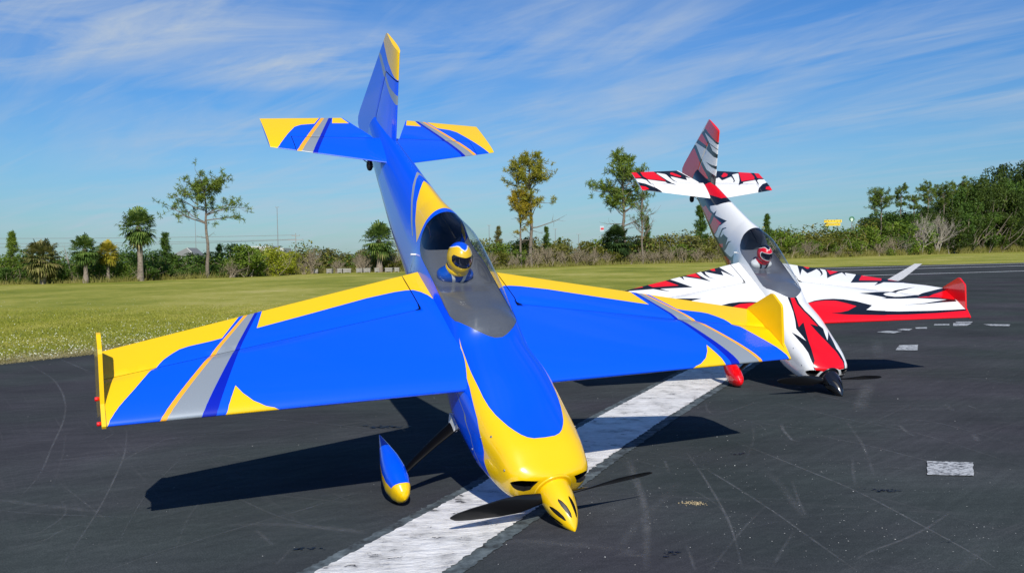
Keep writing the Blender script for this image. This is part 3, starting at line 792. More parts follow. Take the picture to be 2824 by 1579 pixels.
    wg = gridpts(ag, yg)
    ytip = 1.296
    pw = [( {'yellow_te': 1, 'yellow_tip': 1, 'gold': 4, 'silver': 2, 'navy': 3, 'yellow_le': 1}[k], mmp(v)) for k, v in BLUE_BW.items()] if blue else \
         [( {'k': 2, 'r': 1}[k[0]], mmp(RED_W[k])) for k in ('k1', 'k2', 'k3', 'r1', 'r2', 'r3', 'r4', 'kle', 'rle', 'ks', 'rt')]
    if not blue: pw.append((2, [(-.975, 1.02), (-1.01, 1.02), (-.96, 1.19), (-.945, 1.19)]))
    MW = [pal['base'], pal['yellow'], pal['silver'], pal['navy'], pal['gold'], pal['dark']] if blue else [pal['base'], pal['red'], pal['black'], pal['dark']]
    dk = len(MW) - 1
    for side in (-1, 1):
        le = lambda y: wing_ch(np.array(y))[0]; te = lambda y: wing_ch(np.array(y))[1]
        w = Acc()
        hx = lambda y: float(hinge_x(y))
        domw = [(float(le(.09)), .09), (float(le(ytip)), ytip), (hx(ytip) + .0008, ytip), (hx(.2) + .0008, .2), (float(te(.2)), .2), (float(te(.09)), .09)]
        sheet_pair(w, domw, wing_a, wing_fn, side, pw, wg, lambda c: dk if c[1] < ytip - 1e-3 else 0)
        wo_ = w.build('wing', MW, root)
        w = Acc()
        doma = [(hx(.204) - .0008, .204), (hx(ytip) - .0008, ytip), (float(te(ytip)), ytip), (float(te(.204)), .204)]
        sheet_pair(w, doma, wing_a, wing_fn, side, pw, wg, lambda c: dk if c[0] < .985 and c[1] < ytip - 1e-3 else (1 if blue else 0))
        w.build('aileron', MW, wo_)
        # side force plate on the wing tip
        pl = Acc()
        prof = [(-.918, .05), (-.842, .193), (-.828, .198), (-.768, .192), (-.757, .184), (-.665, .07), (-.598, .045), (-.598, .036), (-.69, .0), (-.775, -.10), (-.835, -.105), (-.905, .02)]
        y0, y1 = 1.297, 1.309
        pl.prism(prof, lambda p: (p[0], side * y0, p[1]), lambda p: (p[0], side * y1, p[1]), 0)
        po = pl.build('side_force_plate', [pal['plate']], root)
        for kx, kz in ((-.722, .035), (-.632, .022)):
            k = Acc(); k.lathe([(0, .002), (0, .006), (.004, .0068), (.008, .0068), (.011, .006), (.012, 0.0)], (kx, side * y1, kz), (0, side, 0), 14)
            k.build('thumb_screw', [pal['red']], po)
        # ---------------- stabiliser and elevator
        sg_ = gridpts(np.concatenate([np.linspace(0, .3, 7), np.linspace(.36, 1, 10)]), np.arange(.02, .54, .04))
        ps = [( {'yellow_tip': 1, 'gold': 4, 'silver': 2, 'navy': 3, 'yellow_in': 1}[k], mmp(v)) for k, v in BLUE_BS.items()] if blue else \
             [( {'k': 2, 'r': 1}[k[0]], mmp(RED_S[k])) for k in ('k', 'ra', 'rb', 'rc', 'kl', 'rl')]
        sle = lambda y: float(stab_ch(np.array(y))[0])
        st = Acc()
        doms = [(sle(.02), .02), (sle(.43), .43), (float(stab_hx(.43)) + .001, .43), (float(stab_hx(.02)) + .001, .02)]
        sheet_pair(st, doms, stab_a, stab_fn, side, ps, sg_, lambda c: dk)
        so_ = st.build('stabiliser', MW, root)
        st = Acc()
        dome = [(float(stab_hx(.064)) - .001, .064), (float(stab_hx(.4325)) - .001, .4325), (sle(.4335), .4335), (sle(.537), .537), (-2.355, .537), (-2.355, .158)]
        sheet_pair(st, dome, stab_a, stab_fn, side, ps, sg_, lambda c: dk if c[1] < .43 and c[0] < .98 else 0)
        st.build('elevator', MW, so_)
        ch = Acc(); ch.prism([(-2.13, .07), (-2.16, .075), (-2.165, .02), (-2.15, .015)], lambda p: (p[0], side * .118, p[1]), lambda p: (p[0], side * .122, p[1]), 0)
        ch.tube([(-2.157, side * .11, .022), (-2.157, side * .13, .022)], .005, 8)
        ch.tube([(-2.157, side * .12, .022), (-2.05, side * .08, .028)], .0022, 6)
        ch.build('control_horn', [pal['dark']], so_)
    # ---------------- fin and rudder
    pf = [( {'yellow': 1, 'silver': 2}[k], mmp(v)) for k, v in BLUE_BF.items()] if blue else \
         [( {'k': 2, 'r': 1}[k[0]], mmp(RED_F[k])) for k in ('rt', 'kt', 'k2', 'r2', 'k3', 'r3', 'k4')]
    fg = gridpts(np.concatenate([np.linspace(0, .35, 7), np.linspace(.4, 1, 12)]), np.arange(-.05, .52, .035))
    fle = lambda z: float(fin_ch(np.array(z))[0]); fte = lambda z: float(fin_ch(np.array(z))[1])
    ffn = lambda side, ud: fin_fn(ud)
    fa = Acc()
    sheet_pair(fa, [(fle(.10), .10), (fle(.404), .404), (-2.301, .379), (-2.336, .0), (-2.33, -.015), (-2.2, .06)], fin_a, ffn, 1, pf, fg, lambda c: dk)
    fo = fa.build('fin', MW, root)
    fa = Acc()
    sheet_pair(fa, [(-2.305, .383), (fle(.409), .409), (fle(.515), .515), (fle(.515) - .012, .523), (-2.395, .5215), (-2.412, .514), (fte(.03), .03), (-2.583, -.012), (-2.565, -.04), (-2.53, -.052), (-2.343, -.03), (-2.339, .0)],
               fin_a, ffn, 1, pf, fg, lambda c: (1 if c[1] > .45 else 0))
    fa.build('rudder', MW, fo)
    # ---------------- canopy, cockpit
    cg = Acc()
    painted(cg, fus_p(CANOPY), [], gridpts(np.arange(-1.38, -.75, .022), np.linspace(-1.27, 1.27, 41) * TS), fus_fn, 1, .02)
    cg.build('canopy_glass', [pal['glass']], root)
    tub = Acc()
    cl = np.array(CANOPY_L); order = np.argsort(cl[:, 0]);
    rows = []
    for x in np.linspace(-1.345, -.7535, 46):
        th = np.interp(x, cl[order, 0], cl[order, 1])
        e = fus(np.array(x), np.array(abs(th)))
        ys, zs = float(e[1]) * .985, float(e[2]) - .001
        zc = np.interp(x, [-1.345, -1.25, -1.18, -1.12, -1.05, -.95, -.89, -.84, -.80, -.754], [.085, .078, .072, .078, .108, .138, .157, .163, .156, .1385])
        if x > -.80: zc = min(zc, float(fus(np.array(x), np.array(0.))[2]) - .003)
        row = []
        for v in np.linspace(-1, 1, 25):
            lift = (1 - abs(v) ** 2.4) if zc > zs else (1 - abs(v) ** 8)
            row.append((x, v * ys, zs + (zc - zs) * lift))
        rows.append(row)
    tub.grid(np.array(rows), 0)
    tub.build('cockpit_floor', [pal['cockpit']], root)
    bk = Acc(); r0 = fus(np.full(40, -1.40), np.linspace(-PI, PI, 41)[:-1]) * [1, .965, .965]
    rc = r0.mean(0); r1 = rc + (r0 - rc) * .55 + [-.10, 0, 0]
    for i in range(40):
        j = (i + 1) % 40; bk.flat([r0[i], r0[j], r1[j], r1[i]], 0)
    bk.flat(r1, 0)
    f0 = fus(np.full(40, -1.384), np.linspace(-PI, PI, 41)[:-1]) * [1, .985, .985]; f1 = r0
    bo = bk.build('bulkhead', [pal['cockpit_back']], root)
    br = Acc()
    apex = np.array([-1.47, 0, .20])
    for e in ((-1.40, -.075, .10), (-1.40, .075, .10), (-1.385, -.05, .215), (-1.385, .05, .215)):
        br.tube([apex, np.array(e)], .004, 6)
    br.build('brace', [pal['dark']], bo)
    # canopy latch pins on both sides
    for side in (-1, 1):
        lt = Acc(); p = fus(np.array(-1.326), np.array(side * 1.43)); lt.tube([p - [0, side * .004, 0], p + [0, side * .022, .001]], .0042, 8)
        lt.build('latch_pin', [pal['whitep']], root)
    # ---------------- spinner and propeller
    def spr(s): return .0540 * (1 - (1 - s) ** 2.3) ** .82
    sp = Acc()
    def sfn(U):
        s = np.clip(U[:, 0], 0, 1); ph = U[:, 1] / .05; r = spr(s)
        return np.stack([-.168 * s, r * np.cos(ph), r * np.sin(ph)], -1)
    slots = []
    for k in range(8):
        p0 = (k + .35) * 2 * PI / 8 - PI
        sl = [(.20, .0), (.23, .17), (.34, .25), (.46, .25), (.57, .19), (.61, .10), (.54, .0), (.42, -.07), (.28, -.09)]
        slots.append((HOLE if True else 0, [(s, (p0 + d * 1.1 + (s - .38) * .9) * .05) for s, d in sl]))
    painted(sp, [(.004, -PI * .05), (1, -PI * .05), (1, PI * .05), (.004, PI * .05)], slots, gridpts(np.linspace(.01, .99, 26), np.linspace(-PI, PI, 40)[1:-1] * .05), sfn, 1, .02)
    sp.flat(sfn(np.array([(1., q * .05) for q in np.linspace(-PI, PI, 33)[:-1]])), 0)
    spo = sp.build('spinner', [pal['spin']], root)
    ic = Acc(); ic.lathe([(-.0005 - .165 * s, spr(s) * .9) for s in np.linspace(.004, 1, 14)], (0, 0, 0), (1, 0, 0), 24)
    ic.build('spinner_core', [pal['dark']], spo)
    rg_ = Acc(); rg_.lathe([(-.183, .062), (-.176, .0675), (-.1695, .0665), (-.1675, .0625), (-.1685, .050)], (0, 0, 0), (1, 0, 0), 40); rg_.build('spinner_ring', [pal['gel2'] if blue else pal['black']], body)
    for sd in (-1, 1):
        for sx, sth in ((-.405, 1.44), (-.43, 1.78), (-.37, 1.1), (-.25, 1.35)):
            p_ = fus(np.array(sx), np.array(sd * sth)); q_ = fus(np.array(sx), np.array(sd * (sth + .02))) - p_; nn_ = np.cross([1., 0, 0], q_) * sd; nn_ /= np.linalg.norm(nn_)
            sc_ = Acc(); sc_.lathe([(-.002, .0), (-.002, .0042), (.0012, .0038), (.0016, .002), (.0006, .0)], p_, nn_ if nn_[1] * sd > 0 else -nn_, 10); sc_.build('cowl_screw', [m_screw], body)
    pr = Acc()
    for sgn in (0, PI): blade(pr, -.149, pal['prop'] + sgn, .3616, 1)
    pr.lathe([(-.012, .0), (-.012, .02), (.012, .02), (.012, 0)], (-.149, 0, 0), (1, 0, 0), 16)
    pro = pr.build('propeller', [pal['carbon']], root)
    # ---------------- landing gear
    for side in (-1, 1):
        gy = .3665 if side < 0 else .334
        lg = Acc()
        path = [(-.625, .10, -.130, .058), (-.62, .15, -.150, .052), (-.60, .22, -.205, .042), (-.575, .29, -.262, .032), (-.555, .335, -.296, .027), (-.545, .35, -.32, .026)]
        secs = []
        for x, y, z, w_ in path:
            secs.append([(x + w_ / 2 * math.cos(q), side * (y + .0045 * math.sin(q) * .6), z + .0045 * math.sin(q)) for q in np.linspace(0, 2 * PI, 12, endpoint=False)])
        lg.grid(np.array(secs), 0, close_v=True, flip=side > 0)
        lo = lg.build('gear_leg', [m_leg], root)
        cf = Acc(); cf.prism([(-.66, 0), (-.60, .0), (-.595, -.03), (-.65, -.035)], lambda p: (p[0], side * .146, -.128 + p[1]), lambda p: (p[0], side * .16, -.128 + p[1]), 0)
        cf.build('leg_cuff', [pal['whitep']], lo)
        # wheel pant
        pa = Acc()
        def pfn(U, side=side, gy=gy):
            s = np.clip(U[:, 0], 0, 1); ph = U[:, 1] / .1
            x = -.434 - .314 * s
            k = np.interp(s, [0, .02, .06, .14, .28, .42, .6, .8, .93, 1], [0.02, .30, .55, .80, 1.0, .98, .78, .42, .17, .03])
            zc = -.292 + .006 * np.sin(s * PI) - .01 * s + np.where(s < .3, -.012 * (s / .3), -.012) * np.clip((1 - s) / .7, 0, 1)
            cy, cz = np.sin(ph), np.cos(ph)
            hz = np.where(cz > 0, .050, .066 - .0 * s)
            yy = .042 * k * np.sign(cy) * np.abs(cy) ** .8
            z = zc + hz * k * np.sign(cz) * np.abs(cz) ** .85
            return np.stack([x, side * gy + yy, z], -1)
        pants = []
        if blue:
            q = .1
            rim = [(-.02, -3.3 * q), (-.02, 3.3 * q), (.16, 3.3 * q), (.17, 1.2 * q), (.155, .5 * q), (.15, 0), (.155, -.5 * q), (.17, -1.2 * q), (.16, -3.3 * q)]
            pants = [(1, [(.1, -3.3 * q), (1.1, -3.3 * q), (1.1, -1.95 * q), (.6, -1.75 * q), (.3, -1.5 * q), (.1, -1.3 * q)]),
                     (1, [(.1, 3.3 * q), (1.1, 3.3 * q), (1.1, 1.95 * q), (.6, 1.75 * q), (.3, 1.5 * q), (.1, 1.3 * q)]), (1, rim)]
        ML = [pal['gel'], pal['gel2']] if blue else [pal['gel2']]
        ss = np.concatenate([np.linspace(0, .1, 8), np.linspace(.13, 1, 26)])
        painted(pa, [(0, -PI * .1), (1, -PI * .1), (1, PI * .1), (0, PI * .1)], pants, gridpts(ss, np.linspace(-PI, PI, 34)[1:-1] * .1), pfn, -1, .03)
        pao = pa.build('wheel_pant', ML, root)
        ty = Acc(); c_ = (-.527, side * gy, -.3455)
        ty.lathe([(-.017, .02), (-.017, .036), (-.012, .045), (0, .0492), (.012, .045), (.017, .036), (.017, .02)], c_, (0, 1, 0), 28)
        ty.build('tyre', [pal['rubber']], pao)
    # ---------------- tail wheel
    tw = Acc(); tw.tube([(-2.18, 0, -.03), (-2.24, 0, -.055), (-2.285, 0, -.085), (-2.304, 0, -.118)], .0045, 8)
    tw.box((-2.304, 0, -.100), (.012, .028, .03)); two = tw.build('tail_strut', [pal['dark']], root)
    tw = Acc(); tw.lathe([(-.011, .004), (-.011, .018), (-.007, .026), (0, .0285), (.007, .026), (.011, .018), (.011, .004)], (-2.304, 0, -.119), (0, 1, 0), 20)
    tw.build('tail_wheel', [pal['rubber']], two)
    tw = Acc(); tw.prism([(-2.35, -.02), (-2.40, -.02), (-2.40, -.028), (-2.35, -.035)], lambda p: (p[0], -.05, p[1]), lambda p: (p[0], .05, p[1]), 0)
    tw.build('tiller_arm', [pal['dark']], two)
    return root

def helmet_paint(kind):
    visor = [(-1.15, .20), (-1.0, .34), (-.5, .26), (0, .20), (.5, .26), (1.0, .34), (1.15, .20), (1.1, -.10), (.8, -.34), (.4, -.46), (0, -.50), (-.4, -.46), (-.8, -.34), (-1.1, -.10)]
    capz = [(-PI, .60), (-2.2, .62), (-1.4, .86), (-.95, 1.0), (-.6, .98), (-.3, .80), (0, .68), (.3, .80), (.6, .98), (.95, 1.0), (1.4, .86), (2.2, .62), (PI, .60)]
    cap = capz + [(PI, 1.6), (-PI, 1.6)]
    rim = [(x, z - .085) for x, z in capz] + [(PI, 1.6), (-PI, 1.6)]
    return visor, cap, rim
def build_pilot(kind, Mw, label, pal):
    root = empty('pilot_figure', Mw @ Matrix.Translation((-1.185, 0, .072)))
    tag(root, label, 'pilot figure', 'pilot figures under the canopies')
    to = Acc()
    rows = []
    for h, wx, wy in [(-.004, .034, .068), (.006, .038, .074), (.02, .040, .076), (.030, .038, .070), (.040, .034, .054), (.055, .03, .04), (.062, .026, .03), (.066, .01, .012), (.0665, .001, .001)]:
        rows.append([(wx * math.copysign(abs(math.cos(q)) ** .8, math.cos(q)), wy * math.copysign(abs(math.sin(q)) ** .9, math.sin(q)), h) for q in np.linspace(0, 2 * PI, 36, endpoint=False)])
    to.grid(np.array(rows), 0, close_v=True)
    tob = to.build('torso', [pal['suit']], root)
    for sd in (-1, 1):
        b = Acc(); pts = []
        P = []
        for t in np.linspace(0, 1, 12):
            y = sd * (.036 - .02 * t); h = .050 - .052 * t * t
            wy = np.interp(h, [-.004, .02, .044, .055], [.074, .083, .06, .04]); wx = np.interp(h, [-.004, .02, .044, .055], [.036, .042, .036, .03])
            x = wx * math.sqrt(max(0, 1 - (y / wy) ** 2)) + .0015
            P.append([(x, y - .0065, h), (x + .001, y, h + .0005), (x, y + .0065, h)])
        b.grid(np.array(P), 0, flip=True); b.build('harness_strap', [pal['strap']], tob)
    he = Acc(); cz = .094
    def hf(U):
        az, el = U[:, 0], U[:, 1]
        ce = np.cos(el); x = .060 * ce * np.cos(az); y = .0485 * ce * np.sin(az); z = .0625 * np.sin(el)
        x = x + np.where(el < 0, .010 * np.sin(-el) * np.maximum(np.cos(az), 0), 0)
        a_ = math.radians(24); x, z = x * math.cos(a_) - z * math.sin(a_), x * math.sin(a_) + z * math.cos(a_)
        return np.stack([x, y, cz + z], -1)
    visor, cap, rim = helmet_paint(kind)
    dom = [(-PI, -1.05), (PI, -1.05), (PI, 1.53), (-PI, 1.53)]
    gp = gridpts(np.linspace(-PI, PI, 50)[1:-1], np.linspace(-1, 1.5, 26))
    wide = [(x * 1.1, z * 1.18 - .0) for x, z in visor]
    painted(he, dom, [(2, rim), (1, cap), (2, wide), (HOLE, visor)] if kind == 'red' else [(2, rim), (1, cap), (HOLE, visor)], gp, hf, 1, .06)
    ho = he.build('helmet', [pal['helmet'], pal['cap'], pal['whitep']], root)
    vi = Acc(); painted(vi, [(x * 1.06, z * 1.06) for x, z in visor], [], gp, lambda U: hf(U) * [.965, .965, 1] + [0, 0, 0], 1, .06)
    vi.build('visor', [pal['visor']], ho)
    co_ = Acc(); co_.lathe([(-.012, .040), (-.006, .046), (.004, .047), (.010, .043)], (.003, 0, .047), (0, 0, 1), 30); co_.build('collar', [pal['helmet']], ho)
    return root

# materials of the aircraft
GL = dict(rough=.30, spec=.45, coat=.9, coat_rough=.05, bump=(7, .10, .004))
GC = dict(rough=.25, spec=.5, coat=1.0, coat_rough=.025)
m_blue = mat('royal_blue_paint', (.0, .090, .88), **GL); m_yel = mat('yellow_paint', (.90, .555, .0), **GL)
g_blue = mat('royal_blue_gelcoat', (.0, .082, .80), **GC); g_yel = mat('yellow_gelcoat', (.90, .555, .0), **GC); g_red = mat('red_gelcoat', (.76, .002, .006), **GC); g_wht = mat('white_gelcoat', (.80, .80, .79), **GC)
m_sil = mat('silver_film', (.30, .34, .38), rough=.35, metal=.25, coat=.3); m_navy = mat('navy_film', (.001, .012, .42), **GL)
m_gold = mat('orange_gold_film', (.88, .40, .02), **GL); m_red = mat('bright_red_paint', (.78, .002, .006), **GL)
m_wht = mat('white_paint', (.80, .80, .79), **GL); m_blk = mat('black_film', (.006, .007, .010), **GL)
m_dark = mat('dark_plastic', (.006, .006, .007), rough=.5); m_wp = mat('white_plastic', (.78, .78, .76), rough=.35)
m_rub = mat('tyre_rubber', (.010, .010, .011), rough=.75)
def carbon_mat(name, c1, c2, scale, rough, coat):
    m = mat(name, c1, rough=rough, coat=coat); t = m.node_tree; b = t.nodes['Principled BSDF']
    c = t.nodes.new('ShaderNodeTexCoord'); mp = t.nodes.new('ShaderNodeMapping'); mp.inputs['Rotation'].default_value = (0, 0, PI / 4)
    L(t, c.outputs['Object'], mp.inputs[0])
    k = t.nodes.new('ShaderNodeTexChecker'); k.inputs['Scale'].default_value = scale
    k.inputs['Color1'].default_value = (*c1, 1); k.inputs['Color2'].default_value = (*c2, 1)
    L(t, mp.outputs[0], k.inputs[0]); L(t, k.outputs[0], b.inputs['Base Color']); return m
m_carb = mat('black_carbon', (.004, .004, .005), rough=.35, spec=.3, coat=.25)
m_screw = mat('steel_screw', (.35, .36, .38), rough=.35, metal=.8)
m_spin = mat('gloss_carbon', (.008, .008, .010), rough=.22, coat=1.0, coat_rough=.05)
m_leg = mat('black_gear_leg', (.0015, .0015, .002), rough=.45, spec=.12)
m_weave = carbon_mat('carbon_weave', (.07, .073, .082), (.14, .145, .158), 480, .34, .9)
m_weave.node_tree.nodes['Principled BSDF'].inputs['Coat Roughness'].default_value = .17
m_greyp = mat('grey_cockpit_panel', (.12, .125, .145), rough=.36, coat=.8, coat_rough=.12)
m_nav_in = mat('navy_cockpit_lining', (.010, .024, .07), rough=.55); m_gry_in = mat('grey_cockpit_lining', (.26, .26, .27), rough=.6)
m_visor = mat('dark_visor', (.003, .003, .008), rough=.08, coat=1)
m_suit_b = mat('blue_figure_plastic', (.003, .07, .42), rough=.25, coat=.4); m_suit_w = mat('white_figure_plastic', (.7, .71, .7), rough=.35)
m_strap = mat('grey_strap', (.55, .56, .58), rough=.5)
m_glass = bpy.data.materials.new('clear_canopy'); m_glass.use_nodes = True
t = m_glass.node_tree; t.nodes.clear()
tr_ = t.nodes.new('ShaderNodeBsdfTransparent'); tr_.inputs[0].default_value = (.93, .95, .96, 1)
gl_ = t.nodes.new('ShaderNodeBsdfGlossy'); gl_.inputs['Roughness'].default_value = .06
lw_ = t.nodes.new('ShaderNodeLayerWeight'); lw_.inputs[0].default_value = .5
fr_ = math_node(t, 'ADD', math_node(t, 'MULTIPLY', math_node(t, 'POWER', lw_.outputs['Facing'], 3.5), .85), .05, True)
mx_ = t.nodes.new('ShaderNodeMixShader'); o_ = t.nodes.new('ShaderNodeOutputMaterial')
L(t, fr_, mx_.inputs[0]); L(t, tr_.outputs[0], mx_.inputs[1]); L(t, gl_.outputs[0], mx_.inputs[2]); L(t, mx_.outputs[0], o_.inputs[0])

def pose(R, x, y): return Matrix([[*R[0], x], [*R[1], y], [*R[2], 0.0], [0, 0, 0, 1]])
POSE_B = pose([[.3605641854, .8942145131, .2652807431], [-.7060048547, .4475126169, -.5488985360], [-.6095495167, .0106236611, .7926768096]], .18265, 2.88078)
POSE_R = pose([[.2147399554, .9637424002, .1583898281], [-.7744084747, .2668338525, -.5736647187], [-.5951287809, .0005303109, .8036301717]], 1.92662, 5.47144)
PAL_B = dict(base=m_blue, gel=g_blue, gel2=g_yel, yellow=m_yel, silver=m_sil, navy=m_navy, gold=m_gold, dark=m_dark, plate=m_yel, red=m_red, glass=m_glass, cockpit=m_weave, cockpit_back=m_nav_in,
             whitep=m_wp, spin=g_yel, carbon=m_carb, rubber=m_rub, prop=.0924, suit=m_suit_b, strap=m_strap, helmet=m_yel, cap=m_blue, visor=m_visor)
PAL_R = dict(base=m_wht, gel=g_wht, gel2=g_red, red=m_red, black=m_blk, dark=m_dark, plate=m_red, glass=m_glass, cockpit=m_greyp, cockpit_back=m_gry_in,
             whitep=m_wp, spin=m_spin, carbon=m_carb, rubber=m_rub, prop=-.0353, suit=m_suit_w, strap=m_dark, helmet=m_red, cap=m_blk, visor=m_visor)
build_plane('blue', POSE_B, 'blue and yellow aerobatic aeroplane tipped onto its yellow spinner beside the white runway stripe', PAL_B)
build_plane('red', POSE_R, 'white, red and black aerobatic aeroplane standing on its black spinner behind the blue one', PAL_R)
build_pilot('blue', POSE_B, 'pilot bust in blue suit and yellow helmet inside the blue aeroplane', PAL_B)
build_pilot('red', POSE_R, 'pilot bust in white suit and red helmet inside the white aeroplane', PAL_R)
